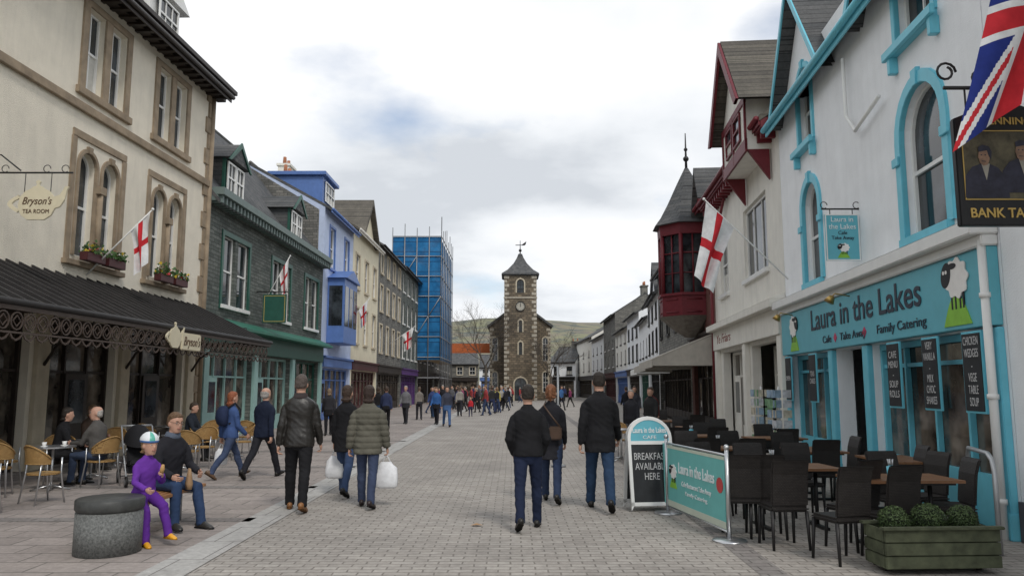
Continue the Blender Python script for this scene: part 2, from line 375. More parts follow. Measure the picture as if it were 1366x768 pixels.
def bag(p,label,mat,w=.3,h=.36,d=.1,rz=0):
    t=thing('shopping_bag',label,'bag',(p[0],p[1],p[2]-.03),rz)
    b=MB(); b.rings([(-h-.12,w*.38,d*.4,0),(-h-.09,w*.5,d*.6,0),(-h*.7-.1,w*.52,d*.62,0),(-h*.3-.08,w*.46,d*.5,0),(-.14,w*.3,d*.25,0),(-.1,w*.22,d*.1,0)],14)
    for i in range(len(b.v)):
        v=Vector(b.v[i]); n=noise.noise(v*14); b.v[i]=(v.x*(1+.16*n),v.y*(1+.3*n),v.z)
    b.obj('bag_body',t,mat)
    hh=MB(); 
    hh.tube([(-w*.2,0,-.12),(-w*.08,0,-.04),(0,0,.0),(w*.08,0,-.04),(w*.2,0,-.12)],.008,6)
    hh.obj('handle',t,mat)
WBAG=M('white_plastic_bag',(.74,.75,.77),.4,.12,12,.4,30)
p3,h3,_=person('woman with auburn hair in blue jacket and jeans walking',-5.45,15.1,-.7,1.68,top=(.05,.09,.22),bot=(.05,.07,.13),hair=(.28,.09,.04),hem=.86,legs=((.5,.12),(-.42,.3)),hairlen=.12,shoe=(.12,.07,.04),arms=((-.3,.14,.4),(.2,.12,.6)),vox=.014,girl=1.05)
p4,h4,_=person('grey haired man in navy jacket and dark trousers walking',-4.8,15.1,-.25,1.78,top=NAVY,bot=(.02,.02,.025),hair=(.35,.33,.31),bald=True,legs=((-.5,.25),(.5,.08)),arms=((.35,.14,.4),(-.35,.14,.3)),wid=1.08,vox=.014)
p5,h5,_=person('tall man in black leather jacket and brown shoes walking away',-3.05,11.2,.12,1.9,top=(.018,.018,.02),bot=(.014,.014,.016),hair=(.09,.07,.06),shoe=(.24,.11,.04),kind='leather',wid=1.12,legs=((.22,.04,.06),(-.3,.12,.03)),arms=((-.12,.2,.3),(.1,.2,.3)),fold=.007,hem=.84,collar=(.05,.04,.04),leg=1.08)
p6,h6,_=person('woman in long black coat and jeans carrying white carrier bag',-2.7,12.7,-.1,1.76,top=(.012,.012,.013),bot=(.05,.08,.16),hair=(.05,.03,.02),hairlen=.1,hem=.72,legs=((.3,.08),(-.34,.2)),arms=((.06,.14,.2),(-.1,.12,.3)),girl=1.05)
p7,h7,_=person('woman in quilted khaki puffer jacket and jeans walking away',-2.12,11.5,.0,1.74,top=(.115,.11,.088),bot=(.045,.06,.11),hair=(.035,.02,.015),hairlen=.09,hem=.78,quilt=.016,wid=1.12,legs=((.22,.06),(-.26,.12)),arms=((-.1,.22,.3),(.08,.22,.25)),girl=1.03,shoe=(.03,.02,.02))
p10,h10,_=person('man in black sweater and dark jeans walking away',.2,9.85,.02,1.76,top=BLK,bot=(.015,.022,.05),hair=(.022,.016,.012),legs=((-.3,.3,.04),(.2,.05,.06)),arms=((-.1,.26,.75,.2),(-.1,.26,.75,.2)),hem=.9,fold=.007,wid=1.06)
p11,h11,_=person('auburn haired woman in long dark coat and jeans walking',.6,12.0,-.1,1.77,top=(.012,.013,.026),bot=(.03,.045,.09),hair=(.20,.08,.035),hem=.66,legs=((.35,.08),(-.32,.2)),arms=((-.15,.12,.4),(.2,.1,.4)),hairlen=.02,bun=True)
p12,h12,_=person('tall man in black coat and blue jeans mid stride',1.27,11.3,-.05,1.96,top=BLK,bot=(.025,.05,.1),hair=(.02,.014,.01),hem=.76,wid=1.12,legs=((.34,.06,.05),(-.36,.25,.03)),arms=((-.25,.18,.4),(.25,.18,.45)),fold=.008,leg=1.05)
bag(h6[0],'white carrier bag hanging from a woman\'s hand',WBAG,.3,.34); bag(h7[1],'white patterned carrier bag beside puffer jacket',WBAG,.34,.36)
bag(h3[0],'pale plastic carrier bag held by walking woman',WBAG,.26,.3)
t=thing('handbag','dark brown shoulder bag strapped across dark coat','handbag',(.6,12.0,0),-.1)
DLE=M('brown_leather',(.07,.04,.025),.5,.2,8,.2)
b=MB(); b.box(-.02,.17,-.24,-.17,.95,1.15); b.obj('bag_body',t,DLE,bev=.02)
MB().tube([(.15,-.21,1.14),(.02,-.18,1.3),(-.1,-.13,1.46),(-.08,0,1.52)],.012,6).obj('strap',t,DLE)
t=thing('rucksack','dark navy rucksack on walking woman\'s back','backpack',(-5.45,15.1,0),-.7)
b=MB(); b.rings([(1.0,.10,.05,-.17),(1.04,.14,.08,-.18),(1.15,.15,.1,-.2),(1.28,.14,.09,-.19),(1.36,.1,.06,-.17),(1.38,.05,.03,-.16)],14); b.obj('bag_body',t,fabric((.02,.03,.07)))
for g in (-.09,.09): b=MB(); b.tube([(g,-.12,1.34),(g,0.02,1.43),(g*1.05,.14,1.3),(g*1.2,.12,1.12),(g*1.2,-.1,1.04)],(.018),6); b.obj('strap',t,fabric((.02,.02,.03)))
# seated man and child on the bench
mh,hm,HTm=person('seated man with glasses in dark jacket and jeans on bench',-4.38,9.98,rad(-122),1.78,top=(.02,.02,.028),bot=(.03,.055,.12),hair=(.13,.075,.04),shoe=(.03,.028,.025),legs=((1.42,1.2,.12),(1.5,1.5,.14)),arms=((.45,.2,1.0,.15),(.4,.2,.95,.15)),lean=.16,hem=.9,face=True,nod=.05,turn=-.05,wid=1.05,collar=(.10,.12,.16))
g=MB()
for sg in (-1,1):
    g.tube([HTm@Vector((sg*.031+.021*math.cos(q*math.pi/6),.102,1.672+.016*math.sin(q*math.pi/6))) for q in range(13)],.0022,5)
    g.tube([HTm@Vector((sg*.052,.1,1.675)),HTm@Vector((sg*.079,.0,1.675))],.0022,5)
g.tube([HTm@Vector((-.01,.104,1.675)),HTm@Vector((.01,.104,1.675))],.0022,5)
g.obj('glasses',mh,BLACK)
mid=(Vector(hm[0])+Vector(hm[1]))/2
t=thing('paper_bag','brown paper bag held in seated man\'s hands','bag',(mid.x,mid.y,mid.z-.02),rad(-60))
b=MB(); b.rings([(-.13,.07,.035,0),(-.06,.08,.045,0),(.03,.075,.03,0),(.12,.08,.012,0)],10); b.obj('bag_body',t,M('brown_paper',(.35,.22,.12),.8,.1,8,.3,30))
ch,hc,HTc=person('child in purple tracksuit and cycle helmet eating on bench',-4.2,8.98,rad(-128),1.28,top=(.13,.035,.30),bot=(.10,.025,.24),hair=(.25,.15,.07),shoe=(.75,.36,.02),legs=((1.15,.75,.1),(.95,.75,.1)),arms=((.35,.25,1.9,.3),(.5,.2,.9,.16)),lean=.16,hem=.88,face=True,turn=.1,vox=.012,hairlen=.06,fold=.006,leg=1.1)
t=MB(); t.rings([(1.695,.092,.112,-.012),(1.72,.096,.118,-.014),(1.75,.09,.112,-.014),(1.785,.07,.088,-.014),(1.81,.04,.05,-.014),(1.82,.01,.012,-.014)],20,F=HTc)
t.m=[(1 if (i%20) in (3,4,8,9,13,14) and i>20 else (2 if i<20 else 0)) for i in range(len(t.m))]
t.obj('cycle_helmet',ch,[M('helmet_white',(.75,.78,.8),.3,.05,4,0),M('helmet_green',(.12,.45,.35),.3,.05,4,0),M('helmet_blue',(.08,.2,.5),.3,.05,4,0)])
b=MB(); b.tube([Vector(hc[0]),Vector(hc[0])+Vector((.02,-.02,.05)),Vector(hc[0])+Vector((.03,-.03,.1))],[.02,.026,.015],10)
t=thing('pastry','small pastry held in child\'s hand','food',(0,0,0)); b.obj('crust',t,M('pastry_crust',(.5,.3,.12),.7,.2,30,.3,60))
SIT=((1.5,1.5,.1),(1.42,1.35,.1))
person('seated customer in black coat at terrace table',-8.25,14.2,rad(-60),1.7,top=BLK,bot=BLK,hair=(.03,.02,.015),legs=SIT,arms=((.6,.15,1.1,.1),(.6,.15,1.0,.1)),lean=.2,vox=.016,hem=.9,det=1,hairlen=.08)
person('seated grey haired man in grey jacket at terrace table',-7.35,13.9,rad(75),1.74,top=(.09,.085,.08),bot=(.05,.07,.12),hair=(.4,.38,.35),legs=SIT,arms=((.6,.15,1.1,.1),(.6,.15,1.0,.1)),lean=.15,vox=.014,hem=.9,det=2,face=True,bald=True,turn=.7)
person('seated customer in dark jacket under canopy',-7.7,18.6,rad(-90),1.7,top=(.02,.025,.035),bot=BLK,legs=SIT,arms=((.6,.15,1.1,.1),(.6,.15,1.0,.1)),lean=.15,vox=.018,hem=.9,det=1)
person('seated person in brown coat under canopy',-8.9,16.4,rad(-120),1.7,top=(.09,.06,.045),bot=BLK,hair=(.2,.13,.08),legs=SIT,arms=((.6,.15,1.1,.1),(.6,.15,1.0,.1)),lean=.15,vox=.018,hem=.9,det=1,hairlen=.1)
MID=[(-6.6,28,0.3,1.66,(.03,.03,.035),BLK,(.2,.14,.09),'woman in dark coat standing by the shops'),
(-5.1,31.5,.2,1.72,(.03,.04,.09),BLK,(.05,.03,.02),'person in navy jacket strolling along the street'),
(-5.0,36.5,2.9,1.75,(.16,.16,.17),(.03,.03,.04),(.3,.28,.25),'grey haired man in grey fleece walking'),
(-5.7,33,.1,1.72,(.02,.02,.02),(.03,.05,.1),(.04,.03,.02),'person in black jacket and jeans walking'),
(-4.9,41,.2,1.7,(.2,.18,.16),(.03,.03,.04),(.1,.07,.05),'person in beige coat walking'),
(-4.4,43,3.0,1.72,(.04,.06,.16),(.03,.05,.1),(.05,.04,.03),'person in blue anorak walking closer'),
(-3.5,36,2.8,1.68,(.04,.12,.33),(.02,.02,.03),(.12,.07,.04),'woman in bright blue jacket'),
(-2.85,34,3.3,1.78,(.05,.055,.08),(.06,.12,.26),(.05,.03,.02),'man in dark jacket and light jeans'),
(-3.1,46,0,1.72,(.3,.28,.25),(.03,.03,.04),(.1,.07,.05),'person in cream coat walking away'),
(-2.4,45,3.1,1.1,(.5,.03,.04),(.04,.04,.08),(.15,.1,.05),'small child in red coat'),
(-1.3,50,.3,1.75,(.03,.03,.03),(.03,.04,.09),(.05,.03,.02),'person in black jacket in the square'),
(-1.0,52,.3,1.68,(.45,.38,.1),(.03,.04,.09),(.2,.1,.05),'person in mustard yellow top'),
(3.1,20.2,2.8,1.66,(.02,.02,.025),(.02,.02,.02),(.28,.25,.22),'person in black coat beside cafe chairs'),
(3.75,21,2.6,1.7,(.03,.025,.03),(.02,.02,.02),(.06,.04,.03),'person in dark top behind cafe tables'),
(4.4,24.5,2.9,1.7,(.10,.03,.03),(.02,.02,.02),(.06,.04,.03),'person in burgundy jumper near shop awning'),
(4.9,31,3.0,1.75,(.05,.05,.06),(.03,.04,.08),(.06,.04,.03),'person in grey jacket near shop awning'),
(5.6,38,.1,1.72,(.02,.02,.03),(.03,.04,.08),(.06,.04,.03),'person in dark jacket by white buildings')]
for (x,y,h,H,tp,bt,hr,lb) in MID:
    a=R.uniform(.15,.45); k=R.choice((1,-1))
    person(lb,x,y,h,H,top=tp,bot=bt,hair=hr,legs=((a*k,.1),(-a*k,.2)),arms=((-.3*k,.12,.3),(.3*k,.12,.3)),vox=.022,det=0,hem=R.choice((.84,.76)),hairlen=R.choice((0,0,.1)),wid=R.uniform(1,1.12),group='people walking in the market square')
tops=[(.02,.02,.025),(.03,.04,.1),(.02,.02,.02),(.3,.05,.05),(.1,.1,.11),(.05,.13,.3),(.35,.33,.3),(.06,.09,.05),(.2,.04,.1),(.02,.02,.03),(.5,.48,.45)]
for i in range(52):
    y=R.uniform(46,90); fr=(y-47)/43
    x=R.uniform(-6,6.5+2*fr)
    if i<30: x=R.uniform(-5.8,-.3)
    a=R.uniform(.1,.4)*R.choice((1,-1)); tp=R.choice(tops)
    nm={0:'dark',1:'navy',2:'black',3:'red',4:'grey',5:'blue',6:'cream',7:'olive green',8:'pink',9:'dark',10:'white'}[tops.index(tp)]
    person('distant pedestrian in %s coat in the square'%nm,x,y,R.uniform(0,6.28),R.uniform(1.58,1.82),top=tp,bot=R.choice(((.02,.02,.03),(.04,.06,.12),(.03,.03,.03))),hair=R.choice(((.05,.03,.02),(.2,.12,.06),(.3,.28,.26))),legs=((a,.1),(-a,.12)),arms=((-a,.12,.3),(a,.12,.3)),vox=.045,det=0,group='people walking in the market square')
print('people',time.time()-T0)
# ---------------------------------------------------------------- architecture helpers
def outline(x0,z0,x1,z1,arch=False,n=12):
    if not arch: return [(x0,z0),(x0,z1),(x1,z1),(x1,z0)]
    r=(x1-x0)/2; zc=z1-r; xc=(x0+x1)/2
    return [(x0,z0)]+[(xc-r*math.cos(math.pi*i/n),zc+r*math.sin(math.pi*i/n)) for i in range(n+1)]+[(x1,z0)]
def wall(b,W,H,D,ops,mat,ridge=None,reveal=.2,name='wall',x0=0):
    m=MB(); xs=sorted({x0,W}|{o[0] for o in ops}|{o[2] for o in ops}); zs=sorted({0,H}|{o[1] for o in ops}|{o[3] for o in ops})
    for i in range(len(xs)-1):
        for j in range(len(zs)-1):
            cx=(xs[i]+xs[i+1])/2; cz=(zs[j]+zs[j+1])/2
            if any(o[0]<cx<o[2] and o[1]<cz<o[3] for o in ops): continue
            m.add([(xs[i],0,zs[j]),(xs[i+1],0,zs[j]),(xs[i+1],0,zs[j+1]),(xs[i],0,zs[j+1])],[(0,1,2,3)])
    for o in ops:
        a,z0,c,z1=o[:4]; ar=len(o)>4 and o[4]
        ol=outline(a,z0,c,z1,ar); n=len(ol)
        m.add([(p[0],0,p[1]) for p in ol]+[(p[0],reveal+.05,p[1]) for p in ol],[(i,i+n,(i+1)%n+n,(i+1)%n) for i in range(n)])
        if ar:
            pts=ol[1:-1]; k=len(pts)//2
            for q in range(k): m.add([(a,0,z1),(pts[q][0],0,pts[q][1]),(pts[q+1][0],0,pts[q+1][1])],[(0,1,2)])
            for q in range(k,len(pts)-1): m.add([(c,0,z1),(pts[q][0],0,pts[q][1]),(pts[q+1][0],0,pts[q+1][1])],[(0,1,2)])
    m.add([(x0,0,0),(x0,D,0),(x0,D,H),(x0,0,H)],[(0,1,2,3)]); m.add([(W,0,0),(W,D,0),(W,D,H),(W,0,H)],[(0,1,2,3)])
    m.add([(x0,D,0),(W,D,0),(W,D,H),(x0,D,H)],[(0,1,2,3)]); m.add([(x0,0,H),(W,0,H),(W,D,H),(x0,D,H)],[(0,1,2,3)])
    if ridge:
        for x in (x0,W): m.add([(x,0,H),(x,D,H),(x,D/2,ridge)],[(0,1,2)])
    return m.obj(name,b,mat,fix=False)
CURT=M('net_curtain',(.55,.54,.5),.9,.1,9,.2,60)
def window(b,x0,z0,x1,z1,fm,arch=False,cols=2,rows=2,y=.14,fw=.06,sill=None,sur=None,sw=.15,glass=None,curtain=None):
    w=MB(); w.prism(outline(x0+.005,z0+.005,x1-.005,z1-.005,arch),y,y+.03)
    wo=w.obj('window',b,glass or GL)
    f=MB(); o=outline(x0+.004,z0+.004,x1-.004,z1-.004,arch); i=outline(x0+fw,z0+fw,x1-fw,z1-fw,arch)
    f.band(o,i,y-.05,y-.003,0,True)
    ztop=z1-((x1-x0)/2 if arch else 0)
    for c in range(1,cols): 
        xx=x0+(x1-x0)*c/cols; f.box(xx-.018,xx+.018,y-.035,y-.004,z0+fw-.01,z1-fw+.01)
    for r in range(1,rows):
        zz=z0+(ztop-z0+(0.35*(x1-x0) if arch else 0))*r/rows; hb=.03 if r==rows//2 else .016
        f.box(x0+fw-.01,x1-fw+.01,y-.045,y-.005,zz-hb,zz+hb)
    f.obj('frame',wo,fm)
    if curtain is None: curtain=R.random()<.3 and not arch
    if curtain:
        zt=z0+(z1-z0)*R.choice((.35,.5)) ; MB().box(x0+fw,x1-fw,y-.0028,y-.0008,z0+fw,zt).obj('curtain',wo,CURT)
    if sill: MB().box(x0-.1,x1+.1,-.1,y-.02,z0-.12,z0+.012).obj('sill',wo,sill,bev=.008)
    if sur:
        s=MB(); oo=outline(x0-sw,z0,x1+sw,z1+sw,arch); s.band(oo,outline(x0+.012,z0,x1-.012,z1-.012,arch),-.045,.04,0)
        if arch: 
            xc=(x0+x1)/2; s.prism([(xc-.07,z1-.03),(xc-.1,z1+sw+.05),(xc+.1,z1+sw+.05),(xc+.07,z1-.03)],-.07,.03)
        s.obj('surround',wo,sur,bev=.01)
    return wo
def place(name,label,pA,pB,cat='building'):
    dx,dy=pB[0]-pA[0],pB[1]-pA[1]
    b=thing(name,label,cat,(pA[0],pA[1],0),math.atan2(dy,dx)); return b,math.hypot(dx,dy)
TERR=M('terracotta_pot',(.36,.15,.08),.8,.2,4,.1)
def roof(b,W,H,D,ridge,mat,ov=.35,gut=BLACK,chim=(),cm=None,x0=0):
    sl=(ridge-H)/(D/2); ze=H-ov*sl
    m=MB(); m.prism([(-ov,ze+.14),(D/2,ridge+.16),(D+ov,ze+.14),(D+ov,ze),(D/2,ridge+.005),(-ov,ze)],x0-.02,W+.02,ax='x')
    m.tube([(x0-.02,D/2,ridge+.17),(W+.02,D/2,ridge+.17)],.09,8,m=1)
    r=m.obj('roof',b,[mat,SLATEG])
    if gut: 
        g=MB(); g.tube([(x0,-ov-.07,ze+.06),(W,-ov-.07,ze+.06)],.07,8); g.box(x0,W,-ov-.02,-ov+.015,ze-.1,ze+.1); g.obj('gutter',b,gut)
    for (cx,cy,cw,cz) in chim:
        c=MB(); c.box(cx-cw/2,cx+cw/2,cy-.35,cy+.35,ridge-2.2,cz); c.box(cx-cw/2-.08,cx+cw/2+.08,cy-.43,cy+.43,cz-.003,cz+.14)
        c.obj('chimney',r,[cm or SLATEG])
        k=max(2,int(cw/.42))
        for i in range(k):
            px=cx-cw/2+.2+(cw-.4)*i/max(1,k-1); MB().tube([(px,cy,cz+.13),(px,cy,cz+.6)],[.13,.1],8).obj('chimney_pot',r,TERR)
    return r
def shopfront(b,x0,x1,z1,fm,fasc=None,fz=(2.7,3.3),fx=None,mull=3,door=None,riser=.55,y=.25,glass=None,name='shop_window'):
    g=MB(); g.box(x0+.01,x1-.01,y,y+.03,0.0,z1-.005); go=g.obj(name,b,glass or GLS)
    f=MB(); fw=.08
    f.box(x0+.004,x0+fw,y-.09,y-.003,0,z1-.004); f.box(x1-fw,x1-.004,y-.09,y-.003,0,z1-.004); f.box(x0+fw,x1-fw,y-.088,y-.004,z1-.1,z1-.006)
    for i in range(1,mull):
        xx=x0+(x1-x0)*i/mull; f.box(xx-.03,xx+.03,y-.08,y-.005,0,z1-.1)
    f.box(x0+fw,x1-fw,y-.06,y-.006,2.05,2.11)
    if riser: f.box(x0+fw,x1-fw,y-.07,y-.007,0,riser)
    f.obj('frame',go,fm)
    if door:
        d=MB(); d.box(door-.45,door+.45,y-.12,y-.092,.02,2.05); dd=d.obj('door',b,fm,bev=.01)
        d=MB(); d.box(door-.3,door+.3,y-.13,y-.121,.9,1.9); d.obj('door_glass',dd,GL)
    if fasc:
        a,c=fx or (x0-.2,x1+.2)
        MB().box(a,c,-.14,-.002,fz[0],fz[1]).obj('fascia',b,fasc,bev=.01)
        MB().box(a-.05,c+.05,-.24,-.003,fz[1]+.002,fz[1]+.12).obj('cornice',b,fm,bev=.015)
def generic(name,label,pA,pB,H,ridge,D,wm,rm,rows,fm,shopm=None,sur=None,sw=.12,gut=BLACK,chim=(),cols=2,rws=2,cm=None,nshop=1,glass=None,shoptop=2.7,fzc=3.2):
    b,W=place(name,label,pA,pB)
    ops=[];ws=[]
    for (z0,z1,n,w) in rows:
        for i in range(n):
            c=W*(i+.5)/n; ops.append((c-w/2,z0,c+w/2,z1)); ws.append(ops[-1])
    sh=[]
    if shopm:
        for i in range(nshop):
            a=W*i/nshop+.35; c=W*(i+1)/nshop-.35; ops.append((a,0,c,shoptop)); sh.append((a,c))
    wall(b,W,H,D,ops,wm,ridge)
    roof(b,W,H,D,ridge,rm,gut=gut,chim=chim,cm=cm)
    for o in ws: window(b,*o,fm,cols=cols,rows=rws,sill=sur or fm,sur=sur,sw=sw)
    for i,(a,c) in enumerate(sh): shopfront(b,a,c,shoptop,shopm,shopm,(shoptop+.05,fzc),mull=max(2,int((c-a)/1.1)),door=(a+.75))
    return b,W
def PR(Y): return (5.04+.085*Y,Y)
def oval(cx,cz,rx,rz,n=28): return [(cx+rx*math.cos(2*math.pi*i/n),cz+rz*math.sin(2*math.pi*i/n)) for i in range(n)]
# ================================================================= LEFT 1 : cream tea room
b,W=place('tea_room_building','cream roughcast three storey tea room with sandstone trim',(-10.5,6),(-9.87,24.4))
G1=[(11.3,13.2),(14.75,16.65)]
w1=[];w2=[]
for a,c in G1:
    m_=(a+c)/2
    for p,q in ((a+.12,m_-.13),(m_+.13,c-.12)):
        w1.append((p,4.75,q,7.25,True)); w2.append((p,8.75,q,10.75))
gf=[(1.0,3.6),(4.3,6.9),(7.6,10.2),(10.9,13.5),(14.2,17.2)]
ops=w1+w2+[(a,0,c,3.3) for a,c in gf]
wall(b,W,11.4,9,ops,CREAM,14.5,reveal=.3)
for o in w1: window(b,*o[:4],PWHITE,arch=True,cols=1,rows=2,y=.22,sur=SAND,sw=.09)
for o in w2: window(b,*o,PWHITE,cols=2,rows=2,y=.2)
for a,c in G1:
    s=MB(); m_=(a+c)/2
    s.box(a-.2,c+.2,-.04,.02,7.5,7.68); s.box(a-.22,a-.03,-.035,.02,4.6,7.5); s.box(c+.03,c+.22,-.035,.02,4.6,7.5)
    s.box(a-.28,c+.28,-.14,.02,4.5,4.62); s.box(m_-.1,m_+.1,-.03,.02,4.62,6.6)
    s.tube([(m_,-.07,4.65),(m_,-.07,6.35)],.07,10); s.box(m_-.14,m_+.14,-.15,.0,6.35,6.55)
    s.obj('stone_surround',b,SAND,bev=.01)
    s=MB(); s.band(outline(a-.14,8.62,c+.14,10.94),outline(a+.1,8.62,c-.1,10.76),-.045,.02); s.box(m_-.14,m_+.14,-.04,.02,8.7,10.76)
    s.box(a-.22,c+.22,-.1,.02,8.52,8.7); s.obj('stone_surround',b,SAND,bev=.01)
    for p in (a+.5,c-.5):
        x=MB(); x.box(p-.38,p+.38,-.36,-.17,4.63,4.83); o=x.obj('window_box',b,MARD,bev=.01)
        fl=MB()
        for i in range(260):
            px,py,pz=p+R.uniform(-.4,.4),-.27+R.gauss(0,.07),4.82+abs(R.gauss(.05,.09)); s_=R.uniform(.02,.045)
            d=Vector((R.uniform(-1,1),R.uniform(-1,1),R.uniform(-.4,1))).normalized(); u=d.orthogonal().normalized()*s_; v=d.cross(u)
            c_=Vector((px,py,pz)); k=0 if R.random()<.8 else R.choice((1,2,3))
            fl.add([c_-u-v*.6,c_+u-v*.6,c_+u*.6+v,c_-u*.6+v],[(0,1,2,3)],k)
        fl.obj('flowers',o,[M('leaf_green',(.05,.11,.03),.7,.3,8,0),M('petal_yellow',(.7,.5,.05),.6,.1,8,0),M('petal_red',(.5,.04,.05),.6,.1,8,0),M('petal_white',(.7,.68,.66),.6,.1,8,0)],fix=False)
s=MB(); s.box(-.02,W,-.1,.0,8.14,8.34); s.obj('string_course',b,SAND,bev=.01)
s=MB()
for i in range(22):
    z=.01+i*.52; w=.5 if i%2 else .34; s.box(W-w,W+.015,-.05,.3,z,z+.505)
s.tube([(W-.1,-.05,0),(W-.1,-.05,11.3)],.09,10); s.obj('quoins',b,SAND,bev=.012)
s=MB(); s.box(-.1,W+.3,-.3,0,11.15,11.4); s.box(-.1,W+.45,-.62,.1,11.42,11.56)
for i in range(46): x=.2+i*.4; s.box(x,x+.14,-.5,-.002,11.1,11.4)
s.obj('eaves_cornice',b,[BROWNI],bev=.01)
r=roof(b,W,11.6,9,15.2,ROOF,ov=.6,gut=BROWNI)
d=MB(); d.box(15.4,17.2,.7,3,11.9,13.6); d.prism([(15.1,13.55),(16.3,14.4),(17.5,13.55)],.5,3.4); d.obj('dormer',b,[PWHITE]); window(b,15.7,12.4,16.9,13.4,PWHITE,y=.6,cols=3)
for a,c in gf: shopfront(b,a,c,3.3,BROWNI,mull=3,riser=.5,y=.27,door=(a+c)/2)
for x in (.55,3.95,7.25,10.55,13.85,17.6):
    s=MB(); s.box(x-.27,x+.27,-.14,.0,0,.55); s.box(x-.22,x+.22,-.1,.0,.55,3.3); s.box(x-.28,x+.28,-.15,.0,3.3,3.5)
    s.obj('pilaster',b,SANDL,bev=.012)
cy=MB(); yo=-2.42
cy.prism([(0.0,4.22),(yo,3.08),(yo,3.02),(0.0,4.14)],.0,W-.6,ax='x')
x=0.02
while x<W-.6:
    cy.prism([(-.02,4.3),(yo,3.14),(yo,3.06),(-.02,4.2)],x,x+.05,ax='x'); x+=.4
cy.tube([(0,yo-.03,3.08),(W-.55,yo-.03,3.08)],.055,8)
can=cy.obj('canopy',b,LEAD)
f=MB(); f.box(0,W-.6,yo-.03,yo+.01,2.95,3.02); f.box(0,W-.6,yo-.025,yo+.005,2.58,2.61)
x=.16
while x<W-.7:
    f.band([(x+.15*math.cos(q*math.pi/6),2.78+.15*math.sin(q*math.pi/6)) for q in range(12)],[(x+.128*math.cos(q*math.pi/6),2.78+.128*math.sin(q*math.pi/6)) for q in range(12)],yo-.02,yo,0,True)
    f.band([(x,2.88),(x+.1,2.78),(x,2.68),(x-.1,2.78)],[(x,2.86),(x+.08,2.78),(x,2.70),(x-.08,2.78)],yo-.018,yo-.003,0,True)
    f.band([(x-.16,2.58),(x-.1,2.5),(x,2.46),(x+.1,2.5),(x+.16,2.58)],[(x-.13,2.58),(x-.08,2.52),(x,2.49),(x+.08,2.52),(x+.13,2.58)],yo-.022,yo)
    x+=.32
f.box(W-.62,W-.58,yo,0,2.94,3.02)
f.obj('valance',can,M('painted_iron_valance',(.075,.055,.045),.5,.2,6,.1))
for x in (.55,3.95,7.25,10.55,13.85,17.6):
    k=MB(); k.tube([(x,-.1,2.2),(x,-.35,2.6),(x,-.9,2.95),(x,-1.7,3.1),(x,yo,3.02)],.035,8)
    for (cy_,cz,rr) in ((-.45,3.15,.22),(-1.0,3.2,.16),(-1.5,3.2,.1),(-.28,2.75,.1)):
        k.tube([(x,cy_+rr*math.cos(q*.5),cz+rr*math.sin(q*.5)) for q in range(12)],.018,6)
    k.box(x-.03,x+.03,yo,-.1,3.0,3.06); k.obj('bracket',can,BROWNI)
CRS=M('cream_sign',(.66,.6,.44),.5,.06,5,.05); BRT=M('brown_lettering',(.10,.055,.03),.5,.1,5,0)
def teapot(cx,cz,k,y0,y1,par,name,mat):
    body=[(-.36,.0),(-.33,.16),(-.24,.27),(-.12,.33),(-.1,.36),(-.03,.38),(-.025,.42),(-.05,.46),(0,.5),(.05,.46),(.025,.42),(.03,.38),(.1,.36),(.12,.33),(.24,.27),(.32,.17),(.42,.2),(.48,.3),(.52,.38),(.6,.36),(.56,.3),(.52,.1),(.44,-.03),(.35,-.06),(.28,-.2),(.16,-.28),(-.16,-.28),(-.28,-.2),(-.34,-.1)]
    o=MB().prism([(cx+a*k,cz+c*k) for a,c in body],y0,y1).obj(name,par,mat,bev=.004)
    ho=[(cx+(-.36-.2*math.sin(math.pi*i/10))*k,cz+(.2-.34*i/10)*k) for i in range(11)]; hi=[(cx+(-.33-.14*math.sin(math.pi*i/10))*k,cz+(.14-.22*i/10)*k) for i in range(11)]
    MB().band(ho,hi,y0+.002,y1-.002).obj('teapot_handle',par,mat)
    return o
m=MB(); m.box(11.75,12.75,yo-.1,yo-.05,2.58,2.98); so=m.obj('canopy_sign',b,CRS,bev=.02)
text("Bryson's",so,(12.25,yo-.105,2.78),.3,BRT,width=.85,shear=.3)
teapot(11.45,2.82,.75,yo-.09,yo-.05,b,'teapot_sign',CRS)
t=thing('hanging_sign','cream teapot shaped tea room sign on iron bracket','sign',(-9.0,14.3,0),0)
teapot(-.04,5.16,1.0,-.02,.02,t,'board',CRS)
text("Bryson's",t,(-.04,-.025,5.24),.2,BRT,width=.56,shear=.3); text("TEA ROOM",t,(-.04,-.025,5.04),.11,BRT,width=.5)
k=MB(); k.tube([(-1.15,0,5.8),(.6,0,5.8)],.018,8); k.tube([(-.3,0,5.8),(-.3,0,5.35)],.008,6); k.tube([(.2,0,5.8),(.2,0,5.35)],.008,6)
k.tube([(-1.1,0,6.2),(-.8,0,6.15),(-.4,0,5.84)],.014,6)
for cx in (-.7,.1,.45): k.tube([(cx+.07*math.cos(q*.6),0,5.88+.07*math.sin(q*.6)) for q in range(10)],.008,5)
k.obj('bracket',t,BLACK)
